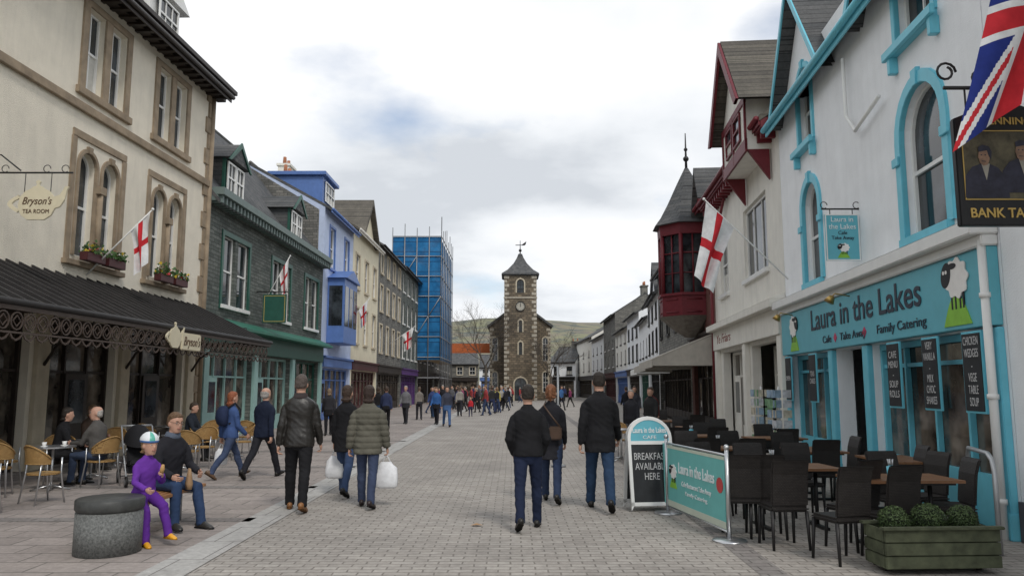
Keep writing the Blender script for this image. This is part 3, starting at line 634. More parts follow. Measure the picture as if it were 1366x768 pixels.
# ================================================================= LEFT 2 : green slate building
b,W=place('slate_shop_building','dark green slate shop with green shopfront and dormers',(-9.87,24.42),(-9.7,39))
f1=[(1.4,4.5,2.5,6.9),(2.8,4.5,3.9,6.9),(6.6,4.5,7.7,6.9),(8.0,4.5,9.1,6.9),(11.4,4.5,12.4,6.9),(12.7,4.5,13.7,6.9)]
gf=[(.5,4.6),(5.2,9.4),(10,14.1)]
wall(b,W,8.1,9.5,f1+[(a,0,c,2.9) for a,c in gf],SLATEW,13.9)
for o in f1: window(b,*o,PWHITE,cols=1,rows=2,sill=PWHITE,fw=.05,curtain=False)
for a in (1.4,6.6,11.4):
    c=a+2.5 if a<11 else a+2.3
    s=MB(); s.band(outline(a-.16,4.36,c+.16,7.06),outline(a+.02,4.36,c-.02,6.88),-.04,.02); s.obj('window_surround',b,GREENP,bev=.01)
roof(b,W,8.1,9.5,13.9,ROOF,ov=.35,gut=None)
s=MB(); s.box(0,W,-.5,.0,7.95,8.2); s.box(0,W,-.3,.0,7.75,7.95)
for i in range(44): s.box(.1+i*.33,.24+i*.33,-.42,-.003,7.7,7.94)
s.obj('eaves_cornice',b,M('grey_green_trim',(.16,.21,.20),.6,.1,4,.1,streak=.2),bev=.008)
for c in (2.6,10.2):
    d=MB(); d.box(c-.85,c+.85,.3,3.2,8.2,9.75); d.prism([(c-1.05,9.7),(c,10.45),(c+1.05,9.7)],-.0,3.6); d.obj('dormer',b,[ROOF],bev=.01)
    d=MB(); d.box(c-.87,c+.87,.2,.299,8.3,9.7); d.band([(c-1.1,9.6),(c,10.5),(c+1.1,9.6)],[(c-.95,9.6),(c,10.3),(c+.95,9.6)],-.06,-.002); d.obj('dormer_front',b,GREENP)
    for p in (c-.78,c+.03): window(b,p,8.5,p+.75,9.62,PWHITE,cols=2,rows=2,y=.16,fw=.07)
for i,(a,c) in enumerate(gf): shopfront(b,a,c,2.9,TURQ if i<2 else GREENP,None,mull=4,door=a+.8,riser=.6)
MB().box(.15,W-.15,-.2,-.002,2.95,3.65).obj('fascia',b,GREENP,bev=.01)
m=MB(); m.prism([(-.002,4.05),(-.65,3.75),(-.65,3.66),(-.002,3.66)],.1,W-.1,ax='x'); m.obj('cornice',b,M('green_canopy',(.03,.16,.11),.5,.1,4,.05,streak=.2))
for x in (.25,4.9,9.7,14.35): s=MB(); s.box(x-.2,x+.2,-.12,0,0,2.95); s.obj('pilaster',b,TURQ,bev=.01)
t=thing('hanging_sign','dark green square shop sign on wall bracket','sign',(-9.1,29.3,0),0)
MB().box(-.45,.45,-.03,.03,4.15,5.25).obj('board',t,GREENP,bev=.01)
m=MB(); m.band(outline(-.4,4.2,.4,5.2),outline(-.38,4.22,.38,5.18),-.035,-.031,0,True); m.obj('border',t,M('gold_lettering',(.5,.36,.1),.4,.1,5,0))
MB().tube([(-.75,0,5.35),(.5,0,5.35)],.02,6).obj('bracket',t,BLACK)
# ================================================================= LEFT 3/4/5
b,W=generic('blue_trimmed_house','white house with blue windows and blue oriel bay',(-9.7,39.03),(-9.65,46),11.0,13.2,8,BLUEL,ROOF,[(4.6,6.8,2,1.1),(8.0,10.2,2,1.1)],PWHITE,BLUEP,sur=BLUEP,gut=BLUEP,chim=((6.4,4,1.2,14.4),),cm=WHITE2)
MB().prism([(.3,.1),(.3,10.85),(4,13.1),(7.9,10.9),(7.9,.1)],-.022,-.003,ax='x').obj('side_wall',b,SLATEG)
m=MB(); m.box(1.0,4.2,-.9,0,4.0,7.4); m.prism([(.8,7.4),(2.6,8.0),(4.4,7.4)],-1.05,0); bo_=m.obj('oriel_bay',b,BLUEP,bev=.02)
m=MB(); 
for x in (1.15,2.2,3.25): m.box(x,x+.8,-.92,-.901,4.9,7.0)
m.box(.985,.999,-.8,-.1,4.9,7.0)
m.obj('bay_glass',bo_,GL)
m=MB(); m.box(.5,3.2,.3,3.0,11.1,12.8); m.box(.3,3.4,.1,3.2,12.8,13.0); m.obj('dormer',b,BLUEP,bev=.02); window(b,.9,11.5,2.8,12.6,PWHITE,y=.26,cols=3)
b,W=generic('cream_gabled_house','cream rendered house with sandstone window surrounds',(-9.65,46.02),(-9.6,54.6),11.4,14.0,9,YELL,ROOFB,[(4.4,6.6,3,1.2),(7.8,9.9,3,1.2)],PWHITE,MARD,sur=SANDL,gut=WHITE2,chim=((.8,4.5,1.2,15.3),(7.6,4.5,1.4,15.3)),cm=WHITE2)
m=MB(); m.prism([(1.7,11.4),(4.2,13.8),(6.7,11.4)],-.05,4); m.obj('gable',b,YELL); m=MB(); m.band([(1.3,11.2),(4.2,14.1),(7.1,11.2)],[(1.6,11.2),(4.2,13.75),(6.8,11.2)],-.4,3.8); m.obj('bargeboard',b,ROOFB)
generic('grey_stone_house','grey slate stone house with many sash windows',(-9.6,54.62),(-9.55,66),12.0,14.6,9,SLATEG,ROOF,[(4.2,6.2,4,1.1),(7.2,9.1,4,1.1),(10,11.6,4,1.0)],PWHITE,BROWNI,sur=SANDL,chim=((2,4.5,1.2,16),(9,4.5,1.2,16)))
generic('grey_stone_house','tall dark slate stone house beside scaffolding',(-9.55,66.02),(-9.5,77.2),12.2,14.8,9,SLATEW,ROOF,[(4.2,6.2,4,1.1),(7.2,9.1,4,1.1),(10,11.6,4,1.0)],PWHITE,M('purple_shop_paint',(.09,.03,.17),.5,.1,4,0),chim=((9,4.5,1.4,16),))
generic('stone_house','stone house wrapped in scaffolding with brown shopfront',(-9.5,77.5),(-9.3,92),14.0,16.2,10,SLATEG,ROOF,[(4.2,6.2,4,1.1),(7.4,9.4,4,1.1),(11,12.8,4,1.1)],PWHITE,BROWNI)
t=thing('scaffolding','tall scaffold tower sheeted in blue debris netting','scaffolding',(0,0,0))
X0,X1,Y0,Y1=-12.2,-7.2,77.25,92
def pole(*a): m=MB(); m.tube(*a); m.obj('pole',t,GREYM)
for z in [2.6+2.05*i for i in range(8)]:
    pole([(X0,Y0,z),(X1,Y0,z)],.05,5); pole([(X1,Y0,z),(X1,Y1,z)],.05,5)
xs_=[X0+(X1-X0)*i/4 for i in range(5)]
for x in xs_: pole([(x,Y0,0),(x,Y0,17.8+R.uniform(0,1.2))],.05,5)
for i in range(8): y=Y0+(Y1-Y0)*i/7; pole([(X1,y,0),(X1,y,17.8+R.uniform(0,1.2))],.05,5)
for i in range(6): pole([(xs_[i%4],Y0-.05,2.6+2.05*i),(xs_[i%4+1],Y0-.05,4.65+2.05*i)],.04,5)
m_,nt,bs_=base_mat('blue_debris_netting'); g=N(nt,'ShaderNodeNewGeometry').outputs['Position']
br=N(nt,'ShaderNodeTexBrick'); sx=N(nt,'ShaderNodeSeparateXYZ'); nt.links.new(g,sx.inputs[0]); ad=N(nt,'ShaderNodeMath',operation='ADD'); nt.links.new(sx.outputs[0],ad.inputs[0]); nt.links.new(sx.outputs[1],ad.inputs[1])
cb=N(nt,'ShaderNodeCombineXYZ'); nt.links.new(ad.outputs[0],cb.inputs[0]); nt.links.new(sx.outputs[2],cb.inputs[1]); nt.links.new(cb.outputs[0],br.inputs['Vector'])
br.offset=0; br.inputs['Scale'].default_value=1; br.inputs['Brick Width'].default_value=1.3; br.inputs['Row Height'].default_value=1.025; br.inputs['Mortar Size'].default_value=.04
br.inputs['Color1'].default_value=(.02,.15,.36,1); br.inputs['Color2'].default_value=(.035,.20,.44,1); br.inputs['Mortar'].default_value=(.02,.06,.14,1)
nt.links.new(mixc(nt,mrange(nt,noise_out(nt,g,1.3,5),.4,.65,0,.6),br.outputs[0],(.01,.07,.18,1)),bs_.inputs['Base Color']); bs_.inputs['Roughness'].default_value=.9; bs_.inputs['Specular IOR Level'].default_value=.1
al=mrange(nt,noise_out(nt,g,.8,4),.4,.6,.86,1); nt.links.new(al,bs_.inputs['Alpha'])
MB().box(X0,X1,Y0+.08,Y0+.1,4.4,16.9).obj('debris_netting',t,m_); MB().box(X1-.1,X1-.08,Y0+.12,Y1,4.4,16.7).obj('debris_netting',t,m_)
SB=M('scaffold_board',(.35,.27,.17),.8,.2,4,.1)
MB().box(X0,X1-.15,Y0+.2,Y0+1.2,4.3,4.4).obj('platform',t,SB); MB().box(X1-1.3,X1-.15,Y0+1.3,Y1,4.3,4.4).obj('platform',t,SB)
# ================================================================= RIGHT 1 : white & sky-blue cafe
b,W=place('cafe_building','white rendered cafe building with sky blue trim',PR(18.4),PR(9.0))
wa=(1.75,3.95,2.85,6.1,True); wb=(6.95,3.95,8.3,6.15,True); wc=(1.75,6.95,2.7,8.7,True); wd=(7.05,6.95,8.25,8.9)
gf=[(.35,3.15),(3.45,5.0),(5.3,9.1)]
wall(b,W,8.2,8,[wa,wb,wc,wd]+[(a,0,c,2.45) for a,c in gf],WHITE,12,reveal=.25)
for o in (wa,wb): window(b,*o[:4],PWHITE,arch=True,cols=1,rows=2,y=.18,sur=CYAN,sw=.18,sill=CYAN)
window(b,*wc[:4],PWHITE,arch=True,cols=1,rows=2,y=.18,sur=CYAN,sw=.12,sill=CYAN); window(b,*wd,PWHITE,cols=2,rows=2,y=.18,sur=CYAN,sw=.12,sill=CYAN)
for o in (wa,wb):
    for x in (o[0]-.24,o[2]-.0): MB().box(x,x+.24,-.08,-.046,5.12,5.26).obj('impost',b,CYAN,bev=.008)
for (o) in (wc,wd): s=MB(); s.box(o[0]-.25,o[2]+.25,-.17,-.1,o[1]-.13,o[1]+.01); s.box(o[0]-.15,o[0]-.04,-.13,0,o[1]-.38,o[1]-.12); s.box(o[2]+.04,o[2]+.15,-.13,0,o[1]-.38,o[1]-.12); s.obj('window_ledge',b,CYAN,bev=.01)
for c,hw,ap in ((2.25,1.7,10.5),(7.65,1.8,10.7)):
    g_=MB(); g_.prism([(c-hw,8.2),(c,ap-.15),(c+hw,8.2)],-.004,3.6)
    if c>5: g_.prism([(c-.8,8.2),(c-.8,9.15),(c+.8,9.15),(c+.8,8.2)],-.01,.3)
    g_.obj('gable',b,WHITE)
    g_=MB(); g_.band([(c-hw-.3,7.95),(c,ap+.12),(c+hw+.3,7.95)],[(c-hw-.14,7.95),(c,ap-.06),(c+hw+.14,7.95)],-.3,3.9); 
    g_.obj('gable_roof',b,[ROOF]); g_=MB(); g_.band([(c-hw-.31,7.95),(c,ap+.13),(c+hw+.31,7.95)],[(c-hw-.15,7.95),(c,ap-.06),(c+hw+.15,7.95)],-.34,-.305)
    g_.obj('bargeboard',b,CYAN)
roof(b,W,8.25,8,12,ROOF,ov=.3,gut=CYAN,chim=((.4,4,1.2,13.6),),cm=WHITE2)
for a,c in ((gf[0]),(gf[2])): shopfront(b,a,c,2.45,CYAN,mull=3 if c<4 else 4,riser=.65,y=.2)
shopfront(b,3.45,5.0,2.45,CYAN,mull=1,riser=0,y=.9); 
d=MB(); d.box(3.95,4.85,.84,.88,.02,2.1); dd=d.obj('door',b,CYAN,bev=.01); MB().box(4.1,4.7,.82,.838,.9,1.95).obj('door_glass',dd,GL); MB().tube([(4.03,.8,.95),(4.03,.8,1.2)],.012,6).obj('handle',dd,STEEL)
for x in (.17,3.3,5.15,9.26): s=MB(); s.box(x-.13,x+.13,-.09,0,0,2.45); s.box(x-.16,x+.16,-.12,0,0,.3); s.obj('pilaster',b,CYAN,bev=.01)
fa=MB(); fa.box(.02,W-.05,-.14,-.002,2.47,3.42); fo=fa.obj('fascia_sign',b,CYAND,bev=.01)
DK=M('dark_navy_lettering',(.02,.03,.05),.4,.1,5,0); PK=M('pink_mark',(.6,.04,.12),.4,.1,5,0)
text('Laura in the Lakes',fo,(4.98,-.148,3.08),.6,DK,width=5.2,bold=.006)
text('Cafe      Take Away      Family Catering',fo,(5.4,-.148,2.66),.2,DK,width=4.6)
for x in (3.85,5.35): MB().prism([(x,2.58),(x+.09,2.67),(x,2.76),(x-.09,2.67)],-.15,-.142).obj('diamond_mark',fo,PK)
SHW=M('sheep_white',(.85,.83,.8),.7,.05,8,0); SHG=M('sheep_green',(.25,.52,.06),.6,.1,8,0); SHK=M('sheep_black',(.012,.012,.014),.5,.05,8,0)
def sheep(par,cx,cz,k,y=-.15,f=1):
    def sc(poly): return [(cx+a*k*f,cz+c*k) for a,c in poly]
    hill=[(-.55,-.72)]+[(-.55+1.1*i/12,-.72+.62*math.sin(math.pi*i/12)) for i in range(1,12)]+[(.55,-.72)]
    MB().prism(sc(hill),y-.003,y+.008).obj('hill_mark',par,SHG)
    for lx in (-.15,.0,.18,.3): MB().prism(sc([(lx-.03,-.4),(lx-.03,.0),(lx+.03,.0),(lx+.03,-.4)]),y-.006,y+.004).obj('sheep_leg_mark',par,SHK)
    w=[(.07+.44*math.cos(t_)*(1+.09*math.cos(9*t_)),.2+.38*math.sin(t_)*(1+.09*math.cos(9*t_))) for t_ in [2*math.pi*i/54 for i in range(54)]]
    MB().prism(sc(w),y-.010,y+.004).obj('sheep_wool_mark',par,SHW)
    MB().prism(sc([(-.32+.2*math.cos(q)+.05*math.sin(q),.3+.25*math.sin(q)) for q in [2*math.pi*i/20 for i in range(20)]]),y-.014,y).obj('sheep_face_mark',par,SHK)
    MB().prism(sc([(-.05+.17*math.cos(q),.45+.06*math.sin(q)) for q in [2*math.pi*i/14 for i in range(14)]]),y-.016,y-.002).obj('sheep_ear_mark',par,SHK)
    for e in (-.4,-.29): MB().prism(sc([(e+.04*math.cos(q),.36+.04*math.sin(q)) for q in [2*math.pi*i/12 for i in range(12)]]),y-.018,y-.006).obj('sheep_eye_mark',par,SHW)
sheep(fo,8.6,3.0,.66); sheep(fo,1.1,2.97,.6,f=-1)
c=MB(); c.box(-.02,W,-.34,-.002,3.56,3.74); c.box(0,W-.02,-.2,-.002,3.425,3.56); c.prism([(-.34,3.742),(-.002,3.742),(-.002,3.86)],-.02,W,ax='x'); c.obj('cornice',b,PWHITE,bev=.015)
CHB=M('chalkboard',(.02,.022,.025),.6,.4,5,.05); CHK=M('chalk',(.55,.55,.55),.9,.2,20,0)
for (x,tx) in ((.5,'OPEN'),(2.35,'TEAS\nCAKES'),(6.5,'CAFE\nMENU\n-\nSOUP\nROLLS'),(7.75,'VERY\nVANILLA\n-\nMILK\nCHOC\nSHAKES'),(8.9,'CHICKEN\nWEDGES\n-\nVEGE\nTABLE\nSOUP')):
    t=MB(); t.box(x-.25,x+.25,-.15,-.12,1.42,2.43); o=t.obj('menu_board',b,CYAN,bev=.005); MB().box(x-.22,x+.22,-.16,-.151,1.45,2.4).obj('chalk_panel',o,CHB)
    text(tx,o,(x,-.163,1.93),.15,CHK,ext=.001,width=.36)
p=MB(); p.tube([(W-.1,-.16,0),(W-.1,-.16,3.5)],.05,10); 
for z in (.4,1.6,2.8): p.tube([(W-.1,-.16,z),(W-.1,-.16,z+.06)],.065,10)
p.obj('drainpipe',b,PWHITE)
p=MB(); p.tube([(5.0,-.12,7.7),(5.0,-.12,6.6),(5.4,-.12,6.2),(6.5,-.12,6.4)],.035,8); p.obj('drainpipe',b,PWHITE)
for x in (1.6,5.2):
    l=MB(); l.tube([(x,-.3,3.3),(x,-.55,3.35),(x,-.6,3.3)],.012,6); l.tube([(x,-.6,3.3),(x,-.66,3.2)],[.05,.09],10); l.obj('spot_lamp',b,M('brass_lamp',(.45,.3,.1),.3,.1,5,0,metal=.8))
# tavern
b,W=place('tavern_building','white rendered tavern wall beside the cafe',PR(8.98),PR(4))
wall(b,W,8.6,8,[(3.0,4.4,4.0,6.4),(3.0,0,4.7,2.5)],WHITE,12); roof(b,W,8.6,8,12,ROOF); window(b,3.0,4.4,4.0,6.4,PWHITE,sur=BLACK); shopfront(b,3.0,4.7,2.5,MARD,mull=2)
MB().box(.0,2.9,-.04,0,0,.45).obj('plinth',b,M('dark_plinth',(.08,.08,.09),.7,.1,5,.2))
t=thing('pub_sign','black and gold tavern sign with painted figures','sign',(4.74,7.15,0),0)
GOLD=M('gold_leaf',(.5,.34,.1),.4,.1,5,0,metal=.2)
m=MB(); m.prism([(-.5,3.25),(-.5,4.3),(.0,4.5),(.5,4.3),(.5,3.25)],-.035,.035); m.obj('board',t,M('black_sign_gloss',(.012,.012,.013),.3,.1,5,0),bev=.01)
m=MB(); m.band(outline(-.44,3.5,.44,4.18),outline(-.431,3.509,.431,4.171),-.042,-.036,0,True); m.obj('gold_border',t,GOLD)
text('BANK TAVERN',t,(0,-.04,3.37),.13,GOLD,width=.8,bold=.002); text('JENNINGS',t,(0.05,-.04,4.27),.1,GOLD,width=.5,bold=.001)
PF=M('painted_skin',(.22,.13,.085),.5,.35,14,0); PS=M('painted_suit',(.02,.02,.035),.5,.5,12,0); PBG=M('painted_background',(.07,.06,.035),.5,.7,9,0); PSH=M('painted_shirt',(.28,.26,.22),.5,.2,9,0)
MB().box(-.43,.43,-.039,-.0355,3.51,4.17).obj('painting',t,PBG)
def blob(cx,cz,pts,k=1): return [(cx+a*k,cz+c*k) for a,c in pts]
for cx,cz,f in ((-.24,3.93,1),(.12,3.98,-1)):
    MB().prism(blob(cx,cz,[(-.2,-.41),(-.19,-.2),(-.12,-.11),(-.04,-.08),(.05,-.08),(.13,-.12),(.2,-.22),(.22,-.41)]),-.043-.0005*f,-.0392).obj('painted_figure',t,PS)
    MB().prism(blob(cx,cz,[(-.03,-.08),(.01,-.24),(.05,-.08)]),-.0455,-.0437).obj('painted_figure',t,PSH)
    MB().prism(blob(cx,cz,[(-.045,.05),(-.055,0),(-.06,-.02),(-.05,-.03),(-.045,-.07),(-.01,-.1),(.03,-.09),(.05,-.04),(.055,.03),(.03,.07),(-.02,.08)]),-.0475,-.0457).obj('painted_figure',t,PF); MB().prism(blob(cx,cz,[(-.05,.035),(-.055,.08),(-.01,.105),(.05,.09),(.075,.04),(.065,-.04),(.045,-.01),(.03,.05)]),-.049,-.0477).obj('painted_figure',t,PS)
    for e in (-.025,.012): MB().prism(oval(cx+e,cz+.005,.009,.006,8),-.0485,-.0478).obj('painted_figure',t,PS)
    MB().prism([(cx-.025,cz-.05),(cx+.015,cz-.055),(cx+.015,cz-.062),(cx-.025,cz-.057)],-.0485,-.0478).obj('painted_figure',t,PS)
k=MB(); k.tube([(-.55,0,4.62),(.9,0,4.62)],.02,8); k.tube([(-.35,0,4.62),(-.35,0,4.3)],.01,6); k.tube([(.35,0,4.62),(.35,0,4.3)],.01,6)
for cx,cz,rr in ((-.52,4.78,.1),(-.2,4.72,.08),(.6,4.77,.12)): k.tube([(cx+rr*math.cos(q*.5)*(1-q*.03),0,cz+rr*math.sin(q*.5)*(1-q*.03)) for q in range(16)],.013,6)
k.obj('bracket',t,BLACK)
t=thing('hanging_sign','teal hanging cafe sign with sheep logo','sign',(5.86,13.4,0),0)
MB().box(-.3,.3,-.02,.02,3.95,4.78).obj('board',t,CYAND,bev=.006)
m=MB(); m.band(outline(-.3,3.95,.3,4.78),outline(-.28,3.97,.28,4.76),-.026,-.021,0,True); m.obj('border',t,PWHITE)
WL=M('pale_lettering',(.75,.8,.8),.5,.05,5,0)
text('Laura in\nthe Lakes',t,(0,-.024,4.62),.13,WL,width=.48); text('Cafe\nTake Away',t,(0,-.024,4.40),.09,DK,width=.4)
sheep(t,.0,4.14,.2,-.022)
k=MB(); k.tube([(-.35,0,4.88),(.36,0,4.88)],.015,8); k.tube([(-.2,0,4.88),(-.2,0,4.78)],.008,6); k.tube([(.2,0,4.88),(.2,0,4.78)],.008,6)
for cx in (-.3,.28): k.tube([(cx+.06*math.cos(q*.6),0,4.95+.06*math.sin(q*.6)) for q in range(10)],.008,5)
k.obj('bracket',t,BLACK)
# ================================================================= RIGHT 2
b,W=place('shop_building','pale cream shop with maroon eaves and gable',PR(27.8),PR(18.42))
ops=[(5.1,4.85,7.9,6.95),(1.2,4.85,2.6,6.9),(5.6,0,8.9,2.9),(1.2,0,4.6,2.9)]
wall(b,W,8.6,8,ops,WHITE2,11.2); window(b,*ops[0],PWHITE,cols=3,rows=1,sill=PWHITE,sur=None,fw=.09,curtain=False); window(b,*ops[1],PWHITE,cols=2,rows=2,sill=PWHITE)
roof(b,W,8.6,8,11.2,ROOFB,ov=.45,gut=MAROON,chim=((.5,4,1.2,12.2),),cm=WHITE2)
for c,hw,ap,zz in ((7.2,1.75,11.3,8.2),):
    m=MB(); m.box(c-hw+.25,c+hw-.25,-.62,3,zz-.4,ap-hw-.25); m.prism([(c-hw+.2,ap-hw-.3),(c,ap-.2),(c+hw-.2,ap-hw-.3)],-.6,3.5); m.obj('dormer',b,WHITE2)
    m=MB(); m.band([(c-hw-.35,ap-hw-.6),(c,ap+.1),(c+hw+.35,ap-hw-.6)],[(c-hw-.05,ap-hw-.65),(c,ap-.28),(c+hw+.05,ap-hw-.65)],-.98,-.9)
    m.box(c-hw+.22,c+hw-.22,-.66,-.6,zz-.45,zz-.1); m.box(c-hw+.22,c+hw-.22,-.66,-.6,ap-hw-.5,ap-hw-.3)
    for x in (c-hw+.22,c-.05,c+hw-.32): m.box(x,x+.1,-.665,-.61,zz-.4,ap-hw-.3)
    for sg in (-1,1):
        x=c+sg*(hw-.3); m.prism([(-.6,zz-.4),(-.05,zz-1.2),(-.05,zz-.4)],x-.07,x+.07,ax='x')
    m.obj('bargeboard',b,MAROON,bev=.01)
    m=MB(); m.band([(c-hw-.34,ap-hw-.57),(c,ap+.13),(c+hw+.34,ap-hw-.57)],[(c-hw-.2,ap-hw-.57),(c,ap-.02),(c+hw+.2,ap-hw-.57)],-.895,4.2); m.obj('gable_roof',b,ROOFB)
    window(b,c-.95,zz+.0,c-.1,ap-hw-.55,MAROON,y=-.63,cols=1); window(b,c+.1,zz+.0,c+.95,ap-hw-.55,MAROON,y=-.63,cols=1)
m=MB(); m.box(0,W,-.42,-.002,8.15,8.4)
for i in range(24): m.box(.1+i*.39,.22+i*.39,-.36,-.003,7.95,8.15)
m.obj('eaves_board',b,MAROON)
MB().tube([(.2,-.15,8.1),(.2,-.15,0)],.06,8).obj('drainpipe',b,MAROON); MB().tube([(3.0,-.15,7.9),(1.4,-.15,7.0),(.3,-.15,6.4)],.05,8).obj('drainpipe',b,MAROON)
shopfront(b,5.6,8.9,2.9,WHITE2,mull=2,riser=.5,y=.7); shopfront(b,1.2,4.6,2.9,WHITE2,mull=3,riser=.5,y=.4,door=2.0)
for x in (.5,5.1,W-.3): m=MB(); m.box(x-.2,x+.2,-.14,0,0,3.0); m.obj('pilaster',b,WHITE2,bev=.012)
m=MB(); m.box(.3,W-.1,-.18,-.002,3.0,3.65); m.box(.2,W,-.4,-.002,3.652,3.85); m.prism([(-.4,3.852),(-.002,3.852),(-.002,4.0)],.2,W,ax='x')
fo=m.obj('fascia_sign',b,WHITE2,bev=.012)
text('Ye Friars',fo,(2.2,-.185,3.33),.42,M('faded_red_lettering',(.3,.12,.1),.6,.1,5,0),width=2.4,shear=.3)
CARD=[M('card_%d'%i,c,.5,.3,9,0) for i,c in enumerate(((.3,.4,.5),(.55,.5,.4),(.2,.35,.2),(.6,.6,.62)))]
def rack(x,y):
    t=thing('postcard_stand','white wire postcard stand outside shop','display stand',(x,y,0),.1,'postcard stands outside the shop')
    m=MB(); m.tube([(0,0,0),(0,0,1.75)],.025,8); m.box(-.25,.25,-.25,.25,0,.03); m.obj('stand_frame',t,PWHITE)
    m=MB()
    for j in range(6):
        for i in range(2):
            m.box(-.22+i*.23,-.03+i*.23,-.19,-.17,.4+j*.22,.57+j*.22,R.randrange(4)); m.box(-.19,-.17,-.22+i*.23,-.03+i*.23,.4+j*.22,.57+j*.22,R.randrange(4))
    m.obj('postcards',t,CARD)
rack(5.95,17.3) ; rack(6.2,19.3)
# ================================================================= RIGHT 3
b,W=place('turret_building','maroon timber building with slate roofed oriel turret',PR(34),PR(27.82))
ops=[(.6,0,5.6,2.9),(4.9,5.2,5.7,7.2)]
wall(b,W,8.7,8,ops,M('maroon_brick',(.14,.06,.05),.8,.2,4,.3),10.8); shopfront(b,.6,5.6,2.9,BROWNI,MARD,(3.0,3.7),mull=4,door=1.4); window(b,*ops[1],MAROON)
roof(b,W,8.7,8,10.8,ROOF,gut=MAROON,chim=((1,4,1.2,12),))
m=MB(); m.prism([(4.4,8.5),(5.25,9.9),(6.1,8.5)],-.3,3); m.obj('gable',b,MAROON); m=MB(); m.band([(4.2,8.35),(5.25,10.1),(6.15,8.7)],[(4.38,8.35),(5.25,9.88),(6.05,8.7)],-.5,3.2); m.obj('gable_roof',b,ROOF)
def ngon(cx,cy,r,n=8,o=math.pi/8): return [(cx+r*math.cos(o+2*math.pi*i/n),cy+r*math.sin(o+2*math.pi*i/n)) for i in range(n)]
cx,cy_=3.1,-.45
def oct_loft(m,levels,mi=0):
    n=8; vs=[]
    for z,r in levels: vs+=[(a,c,z) for a,c in ngon(cx,cy_,r)]
    fs=[(i*n+k,i*n+(k+1)%n,(i+1)*n+(k+1)%n,(i+1)*n+k) for i in range(len(levels)-1) for k in range(n)]
    fs+=[tuple(range(n-1,-1,-1)),tuple((len(levels)-1)*n+k for k in range(n))]; m.add(vs,fs,mi)
m=MB()
oct_loft(m,[(3.7,.25),(4.0,.7),(4.35,1.1),(4.5,1.3)],1); oct_loft(m,[(4.501,1.25),(5.3,1.25)],0); oct_loft(m,[(5.3,1.33),(5.4,1.33)],0); oct_loft(m,[(7.75,1.28),(8.2,1.3)],0); oct_loft(m,[(5.39,1.13),(7.8,1.13)],2)
for i,(a,c) in enumerate(ngon(cx,cy_,1.2)): m.tube([(a,c,5.39),(a,c,7.8)],.085,6)
for i in range(8):
    P=ngon(cx,cy_,1.18); a=P[i]; c=P[(i+1)%8]; mx,my=(a[0]+c[0])/2,(a[1]+c[1])/2; m.tube([(mx,my,5.39),(mx,my,7.8)],.035,6)
    m.tube([(a[0],a[1],7.0),(c[0],c[1],7.0)],.03,6); m.tube([(a[0],a[1],6.2),(c[0],c[1],6.2)],.02,6)
    P=ngon(cx,cy_,1.26); a=P[i]; c=P[(i+1)%8]; m.tube([(a[0]*.8+c[0]*.2,a[1]*.8+c[1]*.2,4.65),(a[0]*.2+c[0]*.8,a[1]*.2+c[1]*.8,4.65)],.03,6); m.tube([(a[0]*.8+c[0]*.2,a[1]*.8+c[1]*.2,5.15),(a[0]*.2+c[0]*.8,a[1]*.2+c[1]*.8,5.15)],.03,6)
m.obj('oriel_turret',b,[MAROON,M('carved_grey_stone',(.16,.14,.12),.8,.3,6,.5),GL])
m=MB(); oct_loft(m,[(8.18,1.5),(8.5,1.25),(9.2,.85),(10.0,.45),(10.7,.08)]); tr=m.obj('turret_roof',b,ROOF)
m=MB(); m.tube([(cx,cy_,10.6),(cx,cy_,12.2)],[.06,.02],8); m.ball((cx,cy_,11.1),.12); m.ball((cx,cy_,11.5),.08); m.obj('finial',tr,BLACK)
def awning(b,x0,x1,z0,z1,out,mat,name='awning'):
    m=MB(); m.prism([(-.02,z1),(-out,z0),(-out,z0-.06),(-.02,z1-.06)],x0,x1,ax='x'); m.box(x0,x1,-out-.02,-out+.01,z0-.3,z0-.02)
    for x in (x0,x1-.03): m.prism([(-.02,z1-.07),(-out,z0-.07),(-out,z0-.25),(-.02,z0-.25)],x,x+.03,ax='x')
    m.obj(name,b,mat)
AWN=M('beige_awning_canvas',(.46,.43,.38),.8,.1,4,.1,streak=.2)
awning(b,.2,W-.2,2.75,3.7,2.3,AWN)
b,W=generic('dark_stone_shop','dark stone shop building with beige awning',PR(47.5),PR(34.02),8.4,10.2,8,SLATEG,ROOF,[(4.6,6.6,4,1.1)],PWHITE,BROWNI,sur=BLACK,chim=((12,4,1.3,11),))
awning(b,6.5,W-.3,2.75,3.6,2.0,AWN); awning(b,.6,5.5,2.7,3.5,1.8,M('white_awning_canvas',(.75,.75,.72),.8,.05,4,.1))
ww=[((10.1,57),(9.1,47.55),7.6,9.0,WHITE),((11.0,66.5),(10.12,57.05),6.9,8.4,WHITE),((11.4,76),(11.02,66.55),8.2,9.8,WHITE),((11.7,87),(11.42,76.05),7.6,9.4,WHITE2),((11.8,99),(11.7,87.05),10.0,12.2,SLATEG),((11.7,113),(11.8,99.05),8.4,10.4,WHITE),((10.9,130),(11.7,113.05),9,11,WHITE2)]
labs=['white rendered gabled shop with black window surrounds','low white rendered shop with slate roof','white rendered three storey inn','off white terraced shop','tall dark stone building with chimneys','white terraced shop with slate roof','off white terraced house']
